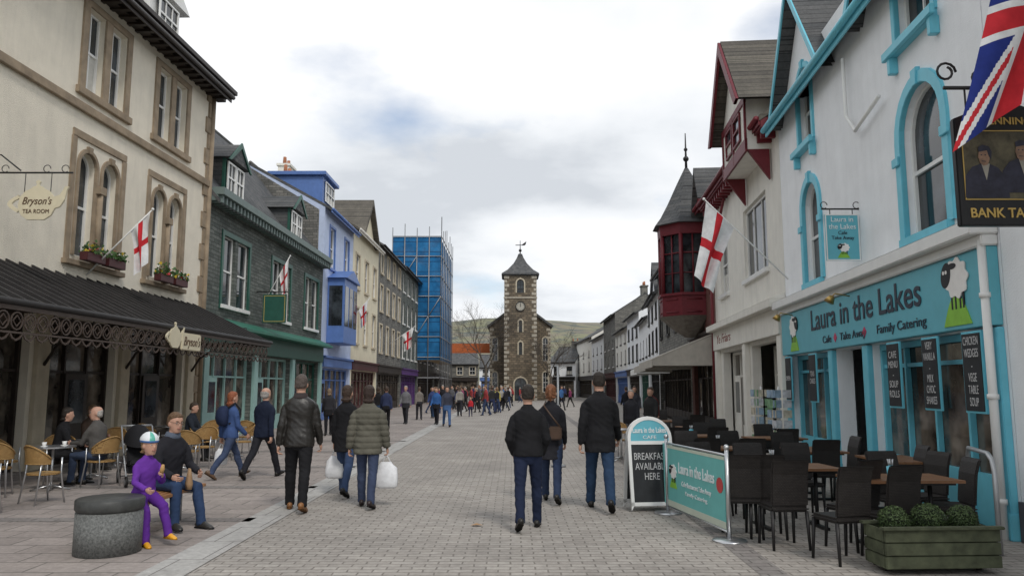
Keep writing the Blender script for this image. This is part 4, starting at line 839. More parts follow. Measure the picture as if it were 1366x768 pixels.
for i,(a,c,H,rg,mt) in enumerate(ww):
    L=abs(a[1]-c[1])
    rows=[(4.0,5.4,3,1.0)]
    if H>7.5: rows.append((6.1,7.1,3,.9))
    b,W=generic('terraced_shop',labs[i],a,c,H,rg,7,mt,ROOF,rows,PWHITE if mt in (SLATEG,) else BLACK,[BLACK,GREENP,BROWNI,BLUEP,MARD,BLACK,BROWNI][i],sur=BLACK if i in (0,2) else None,sw=.08,chim=((L-.8,3.5,1.1,rg+.9),),cm=SLATEG)
    if i==0: m=MB(); m.prism([(5.2,7.6),(7.3,9.6),(9.4,7.6)],-.03,4); m.obj('gable',b,WHITE); m=MB(); m.band([(4.95,7.5),(7.3,9.8),(9.65,7.5)],[(5.15,7.5),(7.3,9.6),(9.45,7.5)],-.2,4.2); m.obj('gable_roof',b,ROOF)
# ================================================================= Moot hall with clock tower
h=thing('clock_tower_hall','stone market hall with square clock tower and pointed slate roof','clock tower',(1.05,95,0),0)
ops_=[(-.45,13.3,.45,15.0,True),(-.22,8.4,.22,9.9,True),(-.22,5.6,.22,7.2,True),(-.75,0,.75,2.8,True)]
def ofs(ops,dx): return [(o[0]+dx,o[1],o[2]+dx)+tuple(o[3:]) for o in ops]
tw=bpy.data.objects.new('tower',None); COL.objects.link(tw); tw.parent=h; tw.location=(-2.0,0,0)
TWW=4.0
wall(tw,TWW,15.6,4.1,ofs(ops_,2.0),HALLST,reveal=.4)
for o in ofs(ops_,2.0): window(tw,o[0],o[1],o[2],o[3],BLACK,arch=True,cols=2,rows=3,y=.3,sur=SANDL,sw=.16)
QS=M('pale_quoin_stone',(.42,.38,.31),.8,.25,3,.3,streak=.2)
q=MB()
for i in range(30):
    z=.02+i*.52; w=.6 if i%2 else .34
    q.box(-.03,w,-.03,.6 if i%2==0 else .34,z,z+.34); q.box(TWW-w,TWW+.03,-.03,.6 if i%2==0 else .34,z,z+.34)
q.box(-.08,TWW+.08,-.08,.3,12.6,12.8)
q.obj('quoins',tw,QS)
m=MB(); m.band(oval(2.0,11.6,.62,.62,24),oval(2.0,11.6,.52,.52,24),-.12,-.0,0,True); m.obj('clock_rim',tw,BLACK)
m=MB(); m.prism(oval(2.0,11.6,.53,.53,24),-.08,-.002); cf=m.obj('clock_face',tw,M('clock_dial',(.42,.40,.34),.5,.05,4,0)); 
m=MB(); m.box(1.97,2.03,-.12,-.085,11.55,12.0); m.obj('clock_hand',cf,BLACK)
m=MB()
for i in range(12): a=i*math.pi/6; m.box(2.0+.43*math.sin(a)-.025,2.0+.43*math.sin(a)+.025,-.1,-.081,11.6+.43*math.cos(a)-.025,11.6+.43*math.cos(a)+.025)
m.obj('clock_numerals',cf,BLACK)
def sq(m,levels,cx,cy):
    vs=[]
    for z,r in levels: vs+=[(cx-r,cy-r,z),(cx+r,cy-r,z),(cx+r,cy+r,z),(cx-r,cy+r,z)]
    fs=[(i*4+k,i*4+(k+1)%4,(i+1)*4+(k+1)%4,(i+1)*4+k) for i in range(len(levels)-1) for k in range(4)]+[(3,2,1,0),tuple((len(levels)-1)*4+k for k in range(4))]
    m.add(vs,fs)
m=MB(); sq(m,[(15.45,2.1),(15.6,2.36),(15.75,2.32),(16.3,1.6),(17.2,.85),(18.0,.42),(18.5,.25),(18.6,.05)],2.0,2.05); rf=m.obj('tower_roof',tw,ROOF)
m=MB(); m.tube([(2.0,2.05,18.4),(2.0,2.05,20.3)],[.08,.03],8); m.ball((2.0,2.05,19.0),.2); m.tube([(1.4,2.05,19.7),(2.6,2.05,19.7)],.05,6); m.prism([(2.2,19.75),(2.8,20.2),(2.7,19.75)],2.02,2.08); m.obj('weather_vane',rf,BLACK)
hl=bpy.data.objects.new('hall',None); COL.objects.link(hl); hl.parent=h; hl.location=(-3.9,4.2,0)
ho=[(.3,5.0,1.0,8.0,True),(6.8,5.0,7.5,8.0,True),(.3,1,1.0,3.6,True),(6.8,1,7.5,3.6,True)]
wall(hl,7.8,9.6,20,ho,HALLST)
for o in ho: window(hl,*o[:4],PWHITE,arch=True,cols=2,rows=4,sur=SANDL,sw=.12)
m=MB(); m.prism([(0,9.6),(3.9,12.4),(7.8,9.6)],.01,19.9); m.obj('gable',hl,HALLST)
m=MB(); m.band([(-.4,9.5),(3.9,12.75),(8.2,9.5)],[(-.2,9.3),(3.9,12.45),(8,9.3)],-.25,20.3); m.obj('hall_roof',hl,ROOF)
m=MB()
for i in range(18):
    z=.02+i*.52; w=.5 if i%2 else .3; m.box(-.03,w,-.03,.4,z,z+.34); m.box(7.8-w,7.83,-.03,.4,z,z+.34)
m.obj('quoins',hl,QS)
generic('distant_shop','distant dark stone shop building',(-15,138),(-6,139),5.8,8,8,SLATEG,ROOF,[(3.8,5.2,4,1.0)],PWHITE,BROWNI,sur=SANDL,chim=((1,4,1.2,9),))
generic('distant_shop','distant white rendered shop building',(-5.9,139),(1,139),5.2,7.4,8,WHITE,ROOF,[(3.6,4.8,3,1.0)],BLACK,BLUEP,chim=((5,4,1.2,8.4),))
generic('distant_shop','distant white gabled house by the hall',(6.3,128),(10.4,126),5.8,8.2,8,WHITE,ROOF,[(3.6,5.0,2,1.0)],BLACK,BLACK,chim=((3,4,1.2,9.2),))
generic('distant_shop','distant slate roofed stone shop',(1.2,142),(6.2,142),6,8.4,8,SLATEG,ROOF,[(4.0,5.2,2,1.0)],PWHITE,BROWNI)
generic('terraced_shop','distant stone terrace beyond the scaffolding',(-9.3,92.2),(-11,136),7.5,9.8,9,SLATEG,ROOF,[(4.0,5.5,9,1.0)],PWHITE,BROWNI,nshop=4)
t=thing('street_banner','orange banner strung across the far street','banner',(-5.5,104,0),0)
m=MB(); m.box(-3.2,2.6,-.03,.03,6.2,7.5); m.obj('banner_cloth',t,M('orange_banner',(.5,.13,.04),.7,.15,4,.1))
for x in (-3.2,2.6): m=MB(); m.tube([(x,0,0),(x,0,7.8)],.08,6); m.obj('pole',t,GREYM)
print('buildings',time.time()-T0)
# ---------------------------------------------------------------- flags
RED=fabric((.55,.03,.04)); FW=fabric((.75,.75,.75)); FB=fabric((.02,.035,.2))
def flag(label,base,tip,A,B,fly,L,design,wave=.07,nu=48,nv=28,seed=0,taper=0,pinch=.35):
    t=thing('flag',label,'flag',base)
    bs=Vector(base)
    m=MB(); m.tube([(0,0,0),Vector(tip)-bs],[.022,.016],8); m.ball(Vector(tip)-bs,.035); m.obj('flag_pole',t,PWHITE)
    A=Vector(A)-bs; B=Vector(B)-bs; f=Vector(fly).normalized(); nrm=(B-A).normalized().cross(f).normalized()
    vs=[]
    for i in range(nu+1):
        for j in range(nv+1):
            u=i/nu; v=j/nv
            p=A.lerp(B,v)+f*L*u*(1-taper*v)
            p+=(B-A)*(-(v-.5)*pinch*min(1,u*2))
            w=math.sin(v*9+u*3+seed)*wave*min(1,u*3+.15)+math.sin(v*17+u*5+seed)*wave*.3*min(1,u*2)
            p+=nrm*w
            vs.append(p)
    m=MB(); 
    for i in range(nu):
        for j in range(nv): 
            k=i*(nv+1)+j; m.f.append((k,k+1,k+nv+2,k+nv+1)); m.m.append(design((i+.5)/nu,(j+.5)/nv)); m.s.append(True)
    m.v=[tuple(v) for v in vs]; m.obj('flag_cloth',t,[FW,RED,FB],fix=False)
def george(u,v): return 1 if abs(v-.5)<.1 or abs(u-.5)<.07 else 0
def union(u,v):
    x=u*2; cx=abs(x-1); cy=abs(v-.5)
    if cx<.1 or cy<.1: return 1
    if cx<.167 or cy<.167: return 0
    d=min(abs((v-.5)-(x-1)*.5),abs((v-.5)+(x-1)*.5))/1.118
    return 1 if d<.034 else (0 if d<.1 else 2)
flag('white flag with red cross on angled pole',(6.5,17.9,4.25),(4.55,17.8,6.15),(4.6,17.8,6.1),(5.25,17.83,5.46),(-.28,-.05,-1),1.75,george,.09)
flag('small white flag with red cross above tea room canopy',(-10.1,18,4.35),(-8.6,18,5.95),(-8.65,18,5.9),(-9.1,18,5.42),(.02,.1,-1),1.15,george,.07,seed=2)
flag('small red cross flag on slate building',(-9.8,30,4.9),(-8.75,29.9,6.85),(-8.8,29.9,6.8),(-9.15,29.9,6.1),(.0,.1,-1),1.1,george,.09,seed=4)
flag('red cross flag above far shops',(-9.7,44,5),(-8.2,44,6.8),(-8.3,44,6.7),(-8.8,44,6.1),(.0,.1,-1),1.2,george,.09,seed=5)
flag('red cross flag above far shops',(-9.6,60,5),(-7.6,60,6.4),(-7.7,60,6.3),(-8.6,60,5.7),(.0,.1,-1),1.4,george,.09,seed=6)
flag('large union flag draped from angled pole',(5.62,6.85,5.9),(4.78,6.72,6.3),(4.8,6.72,6.28),(5.62,6.76,5.95),(-.36,-.0,-1),2.6,union,.07,120,70,seed=1,taper=.45,pinch=.05)
# ---------------------------------------------------------------- furniture
RAT=BR('black_woven_rattan',(.03,.026,.024),(.042,.037,.034),(.014,.012,.012),.03,.016,.003,bmp=.5,rough=.5,big=.15,dist=.003)
RTY=BR('honey_woven_rattan',(.42,.25,.09),(.52,.33,.13),(.15,.08,.03),.03,.018,.003,bmp=.6,rough=.5,big=.1,dist=.003)
WOOD=M('varnished_table_wood',(.22,.11,.055),.4,.25,5,.1,40)
def dining_chair():
    t=thing('cafe_chair','black woven rattan high back cafe chair','chair',(0,0,0),0,'black rattan cafe chairs')
    MB().box(-.215,.215,-.21,.21,.40,.46).obj('seat',t,RAT,bev=.025)
    m=MB(); L=[(.165,.46),(.18,.62),(.2,.8),(.235,.92),(.255,.965)]
    m.prism(L+[(a+.035,c) for a,c in reversed(L)],-.205,.205,ax='x'); m.obj('backrest',t,RAT,bev=.014)
    for sx in (-1,1):
        for sy in (-1,1):
            m=MB(); m.tube([(sx*.19,sy*.18,.41),(sx*.2,sy*.21,0)],[.022,.016],6); m.obj('leg',t,BLACK)
    return t
def rattan_chair():
    t=thing('rattan_chair','honey rattan bistro chair with aluminium frame','chair',(0,0,0),0,'honey rattan chairs on tea room terrace')
    m=MB(); m.prism([(.23*math.cos(a),.23*math.sin(a)) for a in [2*math.pi*i/20 for i in range(20)]],.43,.46,ax='z'); m.obj('seat',t,RTY,bev=.008)
    m=MB(); L=[]
    for i in range(13):
        a=math.pi*i/12; L.append((.26*math.cos(a),.2*math.sin(a)+.04))
    vs=[(x,y,.60) for x,y in L]+[(x*1.03,y*1.08,.66+.2*math.sin(math.pi*i/12)) for i,(x,y) in enumerate(L)]
    m.add(vs,[(i,i+1,i+14,i+13) for i in range(12)],0,True); m.obj('backrest',t,RTY,fix=False)
    m=MB(); m.tube([(x*1.04,y*1.09,.67+.2*math.sin(math.pi*i/12)) for i,(x,y) in enumerate(L)],.014,6); m.tube([(x,y,.6) for x,y in L],.012,6); m.obj('frame',t,RTY)
    for sx in (-1,1):
        for sy in (-1,1): m=MB(); m.tube([(sx*.2,sy*.15,.68 if sy<0 else .6),(sx*.19,sy*.16,.44),(sx*.22,sy*.22,0)],.013,6); m.obj('leg',t,STEEL)
    return t
def wood_table(w=1.1,d=.7):
    t=thing('cafe_table','brown slatted wooden cafe table','table',(0,0,0),0,'brown wooden cafe tables')
    m=MB()
    for i in range(7): m.box(-w/2,w/2,-d/2+i*d/7+.004,-d/2+(i+1)*d/7-.004,.72,.75)
    m.box(-w/2+.08,w/2-.08,-d/2+.05,d/2-.05,.695,.719,1); m.obj('table_top',t,[WOOD,BLACK])
    for x in (-w/2+.2,w/2-.2): m=MB(); m.tube([(x,0,.03),(x,0,.7)],.025,8); m.box(x-.03,x+.03,-.28,.28,0,.035); m.obj('pedestal',t,BLACK)
    return t
def round_table():
    t=thing('terrace_table','round pale metal terrace table','table',(0,0,0),0,'round metal terrace tables')
    m=MB(); m.prism(oval(0,0,.35,.35,28),.72,.745,ax='z'); m.obj('table_top',t,STEEL,bev=.005)
    m=MB(); m.tube([(0,0,.03),(0,0,.72)],.025,8); m.obj('pedestal',t,STEEL)
    for a in (.3,1.87,3.44,5.0): m=MB(); m.tube([(0,0,.1),(.3*math.cos(a),.3*math.sin(a),.015)],.015,6); m.obj('leg',t,STEEL)
    return t
ch=dining_chair(); ch.location=(3.35,8.05,0); ch.rotation_euler=(0,0,rad(-165))
cpos=[(2.72,9.35,170),(3.0,8.75,185),(3.75,8.7,200),(3.0,9.35,172),(3.3,10.75,5),(4.0,10.8,-5),(4.85,8.75,-95),(4.95,9.5,-85),(4.55,9.35,0),(3.9,8.15,190),
(2.75,10.9,20),(3.0,12.2,180),(3.7,12.2,175),(3.1,13.7,0),(3.9,13.7,5),(4.7,11.9,180),(5.2,12.4,-90),(4.7,13.3,0),(5.3,10.6,-90),
(3.2,15.4,180),(4.0,15.4,180),(3.3,16.9,0),(4.2,16.9,0),(5.2,14.9,180),(5.3,16.2,-5),(2.6,14.6,90),(2.7,16.4,90),(4.3,18.8,180),(5.0,18.8,0),(4.4,20.3,0),(5.2,22,180),(4.2,23.2,90),(5.6,24,-90),(5.0,26,0)]
for (x,y,a) in cpos: clone(ch,(x,y),rad(a+R.uniform(-8,8)))
tb=wood_table(); tb.location=(3.5,9.95,0); tb.rotation_euler=(0,0,rad(3))
tpos=[(4.3,8.75,2),(3.4,12.95,0),(4.85,12.6,90),(3.6,16.15,0),(5.2,15.5,0),(4.7,19.5,0),(5.0,23,0),(5.4,11.0,90)]
for x,y,a in tpos: clone(tb,(x,y),rad(a))
for (x,y) in ((3.3,9.95),(4.2,8.7),(3.4,12.9),(3.7,16.1)):
    t=thing('cutlery_pot','blue cutlery pot with napkins on cafe table','tableware',(x,y,.751)); m=MB(); m.tube([(0,0,0),(0,0,.12)],[.04,.045],12); m.obj('pot',t,CYAN)
    for i in range(5): m=MB(); a=i*1.26; m.tube([(.015*math.cos(a),.015*math.sin(a),.1),(.03*math.cos(a),.03*math.sin(a),.2)],.006,5); m.obj('cutlery',t,STEEL)
t=thing('cup','dark brown ceramic cup on cafe table','cup',(3.98,8.65,.751)); m=MB(); m.tube([(0,0,0),(0,0,.08)],[.03,.04],14); m.obj('cup_bowl',t,BROWNI)
rc=rattan_chair(); rc.location=(-7.1,11.9,0); rc.rotation_euler=(0,0,rad(150))
for (x,y,a) in ((-7.4,10.9,60),(-8.3,12.6,200),(-8.9,13.7,90),(-8.3,14.35,30),(-7.25,13.85,-110),(-6.6,15.9,190),(-6.7,17.0,0),(-7.4,18.6,80),(-6.4,18.6,-60),(-8.5,16.6,10),(-8.6,18.4,60),(-7.8,20.2,0),(-6.9,20.4,180),(3.1,18.2,200),(2.7,19.2,20)):
    clone(rc,(x,y),rad(a))
rt=round_table(); rt.location=(-8.0,11.4,0)
for (x,y) in ((-7.8,13.3),(-8.0,14.9),(-7.0,16.4),(-8.9,17.5),(-7.0,19.5),(-8.8,20.0),(2.6,18.6)): clone(rt,(x,y),R.random())
for (x,y) in ((-7.9,13.2),(-7.7,13.45),(-8.1,11.3)):
    t=thing('cup','white ceramic cup on terrace table','cup',(x,y,.746)); m=MB(); m.tube([(0,0,0),(0,0,.07)],[.025,.04],12); m.tube([(0,0,0),(0,0,.008)],.06,14); m.obj('cup_bowl',t,PWHITE)
t=thing('pushchair','black pushchair with hood parked by terrace','pushchair',(-6.75,14.2,0),rad(35))
m=MB()
for sx in (-.26,.26):
    m.tube([(sx,-.45,.1),(sx,.1,.6),(sx,.45,1.0),(sx,.52,1.02)],.014,8); m.tube([(sx,.4,.12),(sx,.0,.55),(sx,-.25,.65)],.014,8)
m.tube([(-.26,.52,1.02),(.26,.52,1.02)],.02,8); m.tube([(-.26,.4,.12),(.26,.4,.12)],.012,8); m.tube([(-.26,-.45,.12),(.26,-.45,.12)],.012,8); m.obj('frame',t,GREYM)
m=MB(); m.prism([(-.35,.38),(-.3,.34),(.05,.32),(.32,.85),(.26,.88),(.0,.42),(-.3,.46)],-.2,.2,ax='x'); m.obj('seat',t,fabric(BLK),bev=.02)
m=MB(); L=[]
for j in range(9):
    a=-.2+j*.26
    for i in range(9):
        q=math.pi*i/8; L.append((.24*math.cos(q),.2+.34*math.cos(a)*-math.sin(q)+.12*math.sin(a),.72+.34*math.sin(a)*math.sin(q)))
m.add(L,[(j*9+i,j*9+i+1,j*9+i+10,j*9+i+9) for j in range(8) for i in range(8)],0,True); m.obj('hood',t,fabric(BLK),fix=False)
m=MB(); m.box(-.2,.2,-.05,.35,.2,.34); m.obj('basket',t,fabric(CHAR),bev=.02)
for sx in (-.27,.27):
    for y,r_ in ((-.45,.1),(.4,.13)):
        m=MB(); m.tube([(sx-.02,y,r_),(sx+.02,y,r_)],r_,20); w_=m.obj('wheel',t,BLACK,bev=.008); m=MB(); m.tube([(sx-.024,y,r_),(sx+.024,y,r_)],r_*.55,14); m.obj('rim',w_,GREYM)
GRAN=M('speckled_granite',(.14,.145,.14),.7,.5,40,.5,70,dist=.01)
t=thing('stone_drum_seat','round dark granite drum at bench end','stone seat',(-4.3,8.45,0))
m=MB(); m.tube([(0,0,0),(0,0,.44)],.33,40); m.obj('drum',t,GRAN,bev=.01); m=MB(); m.tube([(0,0,.44),(0,0,.47),(0,0,.56),(0,0,.575)],[.32,.34,.34,.32],40); m.obj('top_ring',t,M('dark_bronze_cap',(.05,.052,.05),.5,.3,10,.2))
t=thing('bench','curved bench with orange brown timber slats','bench',(-4.4,10.1,0))
m=MB()
for i in range(6):
    x=-.24+i*.09; m.box(x,x+.07,-1.3,.5,.42,.46)
m.obj('seat',t,M('orange_timber',(.36,.18,.08),.5,.25,6,.1,40),bev=.006)
for y in (-1.0,.3): m=MB(); m.box(-.2,.2,y-.04,y+.04,.36,.418); m.tube([(0,y,0),(0,y,.37)],.05,10); m.obj('leg',t,GREYM)
def post(x,y):
    t=thing('barrier_post','brushed steel cafe barrier post with disc base','barrier post',(x,y,0),0,'steel cafe barrier posts')
    m=MB(); m.tube([(0,0,.0),(0,0,.02),(0,0,.035)],[.2,.19,.03],28); m.obj('base',t,STEEL); m=MB(); m.tube([(0,0,.02),(0,0,1.02)],.025,12); m.ball((0,0,1.05),.035); m.obj('upright',t,STEEL)
A=Vector((2.17,11.0,0)); Bp=Vector((2.48,9.05,0))
post(A.x,A.y); post(Bp.x,Bp.y)
d=Bp-A; t=thing('cafe_barrier_banner','teal printed cafe banner between steel posts','banner',(A.x,A.y,0),math.atan2(d.y,d.x)); Ln=d.length
CB=M('banner_teal',(.16,.48,.46),.6,.06,4,.05); m=MB(); m.box(.06,Ln-.06,-.008,.008,.12,.94); bo=m.obj('banner_cloth',t,CB)
CBC=M('banner_cream',(.55,.6,.5),.6,.05,4,0)
MB().box(.05,Ln-.05,-.012,-.0085,.12,.2).obj('border',t,CBC); MB().box(.05,Ln-.05,-.012,-.0085,.9,.94).obj('border',t,CBC)
for z in (.96,.1): MB().tube([(0,0,z),(Ln,0,z)],.014,8).obj('rail',t,STEEL)
text('Laura in the Lakes',t,(1.05,-.013,.66),.2,WL,width=1.15,bold=.002); text('Cafe Restaurant Take Away',t,(1.05,-.013,.47),.09,WL,width=.95)
text('Family Catering',t,(1.05,-.013,.36),.07,WL,width=.7); sheep(t,.27,.55,.24,-.01)
m=MB(); m.prism(oval(1.78,.6,.09,.09,20),-.014,-.009); m.obj('round_badge',t,M('badge_red',(.5,.06,.06),.5,.1,4,0))
post(2.3,13.0); 
m=MB(); t=thing('cafe_barrier_banner','teal canvas barrier panel behind menu board','banner',(2.17,11.1,0),rad(86)); m.box(.06,1.8,-.008,.008,.12,.94); m.obj('banner_cloth',t,CB)
t=thing('slim_post','tall slim grey signal post in the street','post',(1.02,17.2,0)); MB().tube([(0,0,0),(0,0,2.2)],.025,8).obj('upright',t,GREYM); MB().tube([(0,0,0),(0,0,.04)],.16,16).obj('base',t,GREYM)
t=thing('pavement_sign','white framed pavement chalkboard with teal arched header','sign',(1.98,11.35,0),rad(8))
wd_=.33
def arch2(w,z0,zs,zt,n=14): return [(-w,z0)]+[(-w*math.cos(math.pi*i/n),zs+(zt-zs)*math.sin(math.pi*i/n)) for i in range(n+1)]+[(w,z0)]
for sgn in (1,-1):
    pan=MB(); pan.band(arch2(wd_,.02,1.02,1.33),arch2(wd_-.045,.1,1.02,1.28),-.02,.02,0,False); pan.box(-wd_,wd_,-.02,.02,.08,.13); pan.box(-wd_,wd_,-.019,.019,.93,.98)
    fz=pan.obj('frame',t,PWHITE); fz.rotation_euler=(rad(-9*sgn),0,0); fz.location=(0,-.21*sgn,0)
    if sgn>0:
        MB().box(-wd_+.03,wd_-.03,-.008,.008,.12,.94).obj('chalk_panel',fz,CHB); MB().prism(arch2(wd_-.03,.975,1.02,1.29),-.012,.01).obj('header',fz,CYAND)
        text('Laura in the Lakes',fz,(0,-.016,1.13),.11,WL,width=.5,bold=.002); text('CAFE',fz,(0,-.016,1.03),.07,WL,width=.2)
        text('BREAKFAST\nAVAILABLE\nHERE',fz,(0,-.011,.62),.14,CHK,width=.5,ext=.001)
    else: MB().box(-wd_+.03,wd_-.03,-.008,.008,.12,.94).obj('chalk_panel',fz,CHB)
t=thing('planter','weathered green wooden trough planter on castors','planter',(4.04,7.65,0),rad(3))
m=MB(); hw=.56
for z in (.06,.18,.3): m.box(-hw,hw,-.2,-.17,z,z+.112); m.box(-hw,hw,.17,.2,z,z+.112); m.box(-hw,-hw+.03,-.168,.168,z,z+.112); m.box(hw-.03,hw,-.168,.168,z,z+.112)
m.box(-hw-.03,hw+.03,-.23,-.15,.412,.44); m.box(-hw-.03,hw+.03,.15,.23,.412,.44); m.obj('trough',t,M('weathered_green_wood',(.075,.085,.05),.85,.45,7,.4,30,streak=.4),bev=.006)
MB().box(-.52,.52,-.165,.165,.3,.38).obj('soil',t,M('soil',(.03,.02,.015),.9,.3,9,.5))
for sx in (-.45,.45): MB().tube([(sx-.02,0,.03),(sx+.02,0,.03)],.03,10).obj('castor',t,BLACK)
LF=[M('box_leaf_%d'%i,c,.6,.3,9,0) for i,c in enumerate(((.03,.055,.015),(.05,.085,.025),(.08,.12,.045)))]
def shrub(x,y,z,r,kind='round clipped box shrub in trough planter'):
    t=thing('box_shrub',kind,'shrub',(x,y,z),0,'clipped box shrubs in planter')
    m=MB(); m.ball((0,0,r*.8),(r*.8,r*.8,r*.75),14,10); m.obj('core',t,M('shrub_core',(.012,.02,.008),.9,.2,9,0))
    m=MB()
    for i in range(2200):
        d=Vector((R.gauss(0,1),R.gauss(0,1),R.gauss(0,1))).normalized(); rr=r*(.84+.18*R.random()+.10*noise.noise(d*3+Vector((x*9,0,0))))
        c=d*rr+Vector((0,0,r*.8)); n_=(d+Vector((R.gauss(0,.6),R.gauss(0,.6),R.gauss(0,.6)))).normalized(); u=n_.orthogonal().normalized(); v=n_.cross(u); a=R.random()*6; u,v=u*math.cos(a)+v*math.sin(a),v*math.cos(a)-u*math.sin(a); s_=R.uniform(.006,.011)
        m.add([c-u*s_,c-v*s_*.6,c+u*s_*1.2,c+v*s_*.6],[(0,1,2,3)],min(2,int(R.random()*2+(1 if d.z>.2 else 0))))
    m.obj('foliage',t,LF,fix=False)
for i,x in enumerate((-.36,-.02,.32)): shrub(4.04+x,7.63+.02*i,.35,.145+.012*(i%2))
t=thing('handrail','curved galvanised steel handrail by the doorway','railing',(5.1,8.3,0)); MB().tube([(0,0,0),(0,0,.85),(.02,.06,.97),(.05,.18,1.03),(.3,.95,1.03),(.33,1.02,.95),(.34,1.05,.85),(.34,1.05,0)],.026,10).obj('rail',t,M('galvanised_rail',(.42,.43,.44),.4,.1,6,.05,80,metal=.5))
for (x,y) in ((6.4,52),(6.6,60)):
    t=thing('bollard','short black iron bollard at street edge','bollard',(x,y,0),0,'black bollards along the street'); m=MB(); m.tube([(0,0,0),(0,0,.12),(0,0,.13),(0,0,.85),(0,0,.87),(0,0,.93),(0,0,1.0)],[.12,.12,.08,.065,.09,.09,.03],12); m.obj('column',t,BLACK)
t=thing('hanging_basket','round green hanging basket beside slate shop','hanging basket',(-9.0,26.0,3.1)); m=MB(); m.ball((0,0,0),(.22,.22,.2)); m.obj('basket',t,LF[0]); m=MB(); m.tube([(0,0,.1),(0,0,.6)],.01,6); m.tube([(0,0,.6),(-.8,0,.6)],.015,6); m.obj('bracket',t,BLACK)
t=thing('fallen_leaf','dry brown leaf lying on the setts','leaf',(-.45,10.0,.012)); MB().add([(-.08,0,0),(0,-.05,.015),(.09,.01,.0),(0,.05,.02)],[(0,1,2,3)]).obj('leaf_blade',t,MC['brown_paper'],fix=False)
# ---------------------------------------------------------------- bare trees
BARK=M('bare_bark',(.09,.075,.06),.9,.3,5,.4,30)
def tree(x,y,Ht,seed,label):
    rr=random.Random(seed); t=thing('bare_tree',label,'tree',(x,y,0)); tr=MB(); cr=MB()
    tr.tube([(0,0,0),(.05,0,Ht*.12),(.0,.05,Ht*.3)],[.24,.18,.15],10); tr.obj('trunk',t,BARK)
    def br(p,d,L,r,k):
        q=p+d*L*.5+Vector((rr.gauss(0,.04),rr.gauss(0,.04),0))*L; e=q+(d+Vector((rr.gauss(0,.15),rr.gauss(0,.15),.1))).normalized()*L*.5
        cr.tube([p,q,e],[r,r*.8,r*.62],5 if k<2 else 3,caps=False)
        if k<6:
            for i in range(3 if k<5 else 2):
                nd=(d+Vector((rr.gauss(0,.5),rr.gauss(0,.5),rr.gauss(.12,.3)))).normalized(); br(e if i else q,nd,L*rr.uniform(.62,.85),r*.6,k+1)
    for i in range(4): a=i*1.57+rr.random(); br(Vector((0,.03,Ht*(.24+.02*i))),Vector((math.cos(a)*.5,math.sin(a)*.5,.8)).normalized(),Ht*.19,.075,0)
    cr.obj('crown',t,BARK,fix=False)
tree(-3.0,88,13.6,3,'leafless tree beside the clock tower'); tree(4.6,92,10.0,8,'small leafless tree beside the clock tower')
# ---------------------------------------------------------------- setting surfaces
def sheet(name,pts,z,mat):
    m=MB(); m.add([(x,y,z) for x,y in pts],[tuple(range(len(pts)))]); o=m.obj(name,None,mat,fix=False); o['kind']='structure'; o['label']=name; return o
sheet('ground',[(-2500,-600),(2500,-600),(2500,3500),(-2500,3500)],-.004,M('dull_ground',(.16,.17,.11),.9,.3,.02,0))
SETT=BR('stone_setts',(.34,.312,.283),(.42,.39,.355),(.21,.19,.17),.24,.115,.010,True,bmp=.5,rough=.8,big=.2,dist=.010,warp=.03)
SLAB=BR('paving_slabs',(.31,.272,.25),(.37,.325,.30),(.17,.155,.14),.62,.42,.012,True,bmp=.35,rough=.8,big=.25,dist=.008)
BAND=BR('pale_paving_band',(.40,.39,.37),(.46,.45,.43),(.2,.19,.18),.45,.9,.01,True,bmp=.3,rough=.8,big=.15,dist=.006)
BANDX=BR('dark_paving_band',(.22,.20,.19),(.27,.25,.235),(.13,.12,.11),.3,.15,.01,True,bmp=.3,rough=.8,big=.15,dist=.006)
sheet('road',[(-14,-10),(14,-10),(14,150),(-14,150)],.0,SETT)
sheet('pavement',[(-14,-10),(-3.3,-10),(-3.75,60),(-3.9,140),(-14,140)],.004,SLAB)
sheet('paving_band',[(-3.4,-10),(-2.95,-10),(-3.35,60),(-3.85,60)],.008,BAND)
for i,y in enumerate((7.0,10.3,13.6,17,21,25)): sheet('paving_strip',[(-10,y),(-3.42,y),(-3.42,y+.3),(-10,y+.3)],.008,BANDX)
sheet('paving_strip',[(2.0,-10),(2.25,-10),(3.6,60),(3.3,60)],.004,BANDX)
m=MB(); nx,ny=90,26; vs=[]
for j in range(ny):
    for i in range(nx):
        x=-1500+3000*i/(nx-1); y=650+1500*j/(ny-1); s_=j/(ny-1)
        prof=math.sin(min(1,s_*1.6)*math.pi/2)
        hgt=prof*(122+26*noise.noise(Vector((x*.004,y*.002,1)))+30*noise.noise(Vector((x*.0015,2,0)))+6*noise.noise(Vector((x*.02,y*.02,0)))+ (x*.02))
        vs.append((x,y,hgt-1.5))
m.v=vs; 
for j in range(ny-1):
    for i in range(nx-1): k=j*nx+i; m.f.append((k,k+1,k+nx+1,k+nx)); m.m.append(0); m.s.append(True)
hm_,nt,bs_=base_mat('hazy_hill_heath'); g=N(nt,'ShaderNodeNewGeometry').outputs['Position']
c1=mixc(nt,mrange(nt,noise_out(nt,g,.012,8,.7),.4,.6),(.20,.20,.07,1),(.17,.13,.08,1)); c2=mixc(nt,mrange(nt,noise_out(nt,g,.03,8,.75),.5,.56),c1,(.05,.06,.035,1)); c3=mixc(nt,.12,c2,(.40,.45,.52,1)); nt.links.new(c3,bs_.inputs['Base Color']); bs_.inputs['Roughness'].default_value=1  # last mix paints pale blue distance haze into the heath colour
o=m.obj('hills',None,hm_,fix=False); o['kind']='structure'; o['label']='hills'
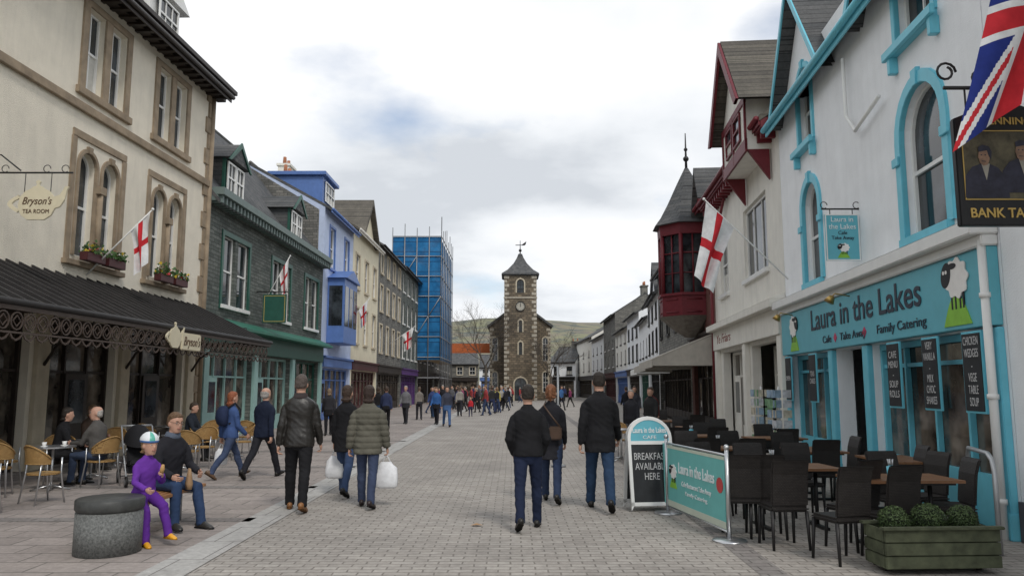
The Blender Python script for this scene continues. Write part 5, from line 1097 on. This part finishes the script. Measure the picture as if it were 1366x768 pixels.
# ---------------------------------------------------------------- light, sky, camera
w=bpy.data.worlds.new('World'); SC.world=w; w.use_nodes=True; nt=w.node_tree; nt.nodes.clear()
out=N(nt,'ShaderNodeOutputWorld'); bg1=N(nt,'ShaderNodeBackground'); bg2=N(nt,'ShaderNodeBackground'); mx=N(nt,'ShaderNodeMixShader')
sky=N(nt,'ShaderNodeTexSky',sky_type='NISHITA'); sky.sun_disc=False; sky.sun_elevation=rad(48); sky.sun_rotation=rad(155)
nt.links.new(sky.outputs[0],bg1.inputs[0]); bg1.inputs[1].default_value=.15
tc=N(nt,'ShaderNodeTexCoord').outputs['Generated']; sp=N(nt,'ShaderNodeSeparateXYZ'); nt.links.new(tc,sp.inputs[0])
mz=N(nt,'ShaderNodeMath',operation='MAXIMUM'); nt.links.new(sp.outputs[2],mz.inputs[0]); mz.inputs[1].default_value=0
az=N(nt,'ShaderNodeMath',operation='ADD'); nt.links.new(mz.outputs[0],az.inputs[0]); az.inputs[1].default_value=.22
dv=[]
for i in (0,1):
    q=N(nt,'ShaderNodeMath',operation='DIVIDE'); nt.links.new(sp.outputs[i],q.inputs[0]); nt.links.new(az.outputs[0],q.inputs[1]); dv.append(q.outputs[0])
cb=N(nt,'ShaderNodeCombineXYZ'); nt.links.new(dv[0],cb.inputs[0]); nt.links.new(dv[1],cb.inputs[1]); cb.inputs[2].default_value=3.3
cl=noise_out(nt,cb.outputs[0],1.25,9,.5)
rp=N(nt,'ShaderNodeValToRGB'); nt.links.new(cl,rp.inputs[0]); e=rp.color_ramp.elements
e[0].position=.36; e[0].color=(.53,.56,.60,1); e[1].position=.57; e[1].color=(.82,.83,.845,1); x_=e.new(.46); x_.color=(.70,.725,.755,1)
nt.links.new(rp.outputs[0],bg2.inputs[0]); bg2.inputs[1].default_value=1.27
cv=noise_out(nt,scaled(nt,cb.outputs[0],(1,1,2)),1.0,8,.5); mk=mrange(nt,cv,.37,.46,.3,1)
nt.links.new(mk,mx.inputs[0]); nt.links.new(bg1.outputs[0],mx.inputs[1]); nt.links.new(bg2.outputs[0],mx.inputs[2]); nt.links.new(mx.outputs[0],out.inputs[0])
L=bpy.data.lights.new('sun','SUN'); L.energy=1.5; L.angle=rad(12); L.color=(1,.95,.88); lo=bpy.data.objects.new('sun',L); COL.objects.link(lo)
el,azm=rad(48),rad(155)
sd=Vector((math.sin(azm)*math.cos(el),math.cos(azm)*math.cos(el),math.sin(el)))
lo.rotation_euler=(-sd).to_track_quat('-Z','Y').to_euler(); lo.location=(20,-20,40)
cam=bpy.data.cameras.new('camera'); co=bpy.data.objects.new('camera',cam); COL.objects.link(co); SC.camera=co
cam.sensor_width=36; cam.lens=27; cam.clip_end=6000; cam.clip_start=.1
co.location=(0,0,1.75); co.rotation_euler=(rad(90+7.29),0,0)
SC.view_settings.view_transform='Standard'; SC.view_settings.look='None'; SC.view_settings.exposure=0; SC.view_settings.gamma=1
print('done',time.time()-T0)
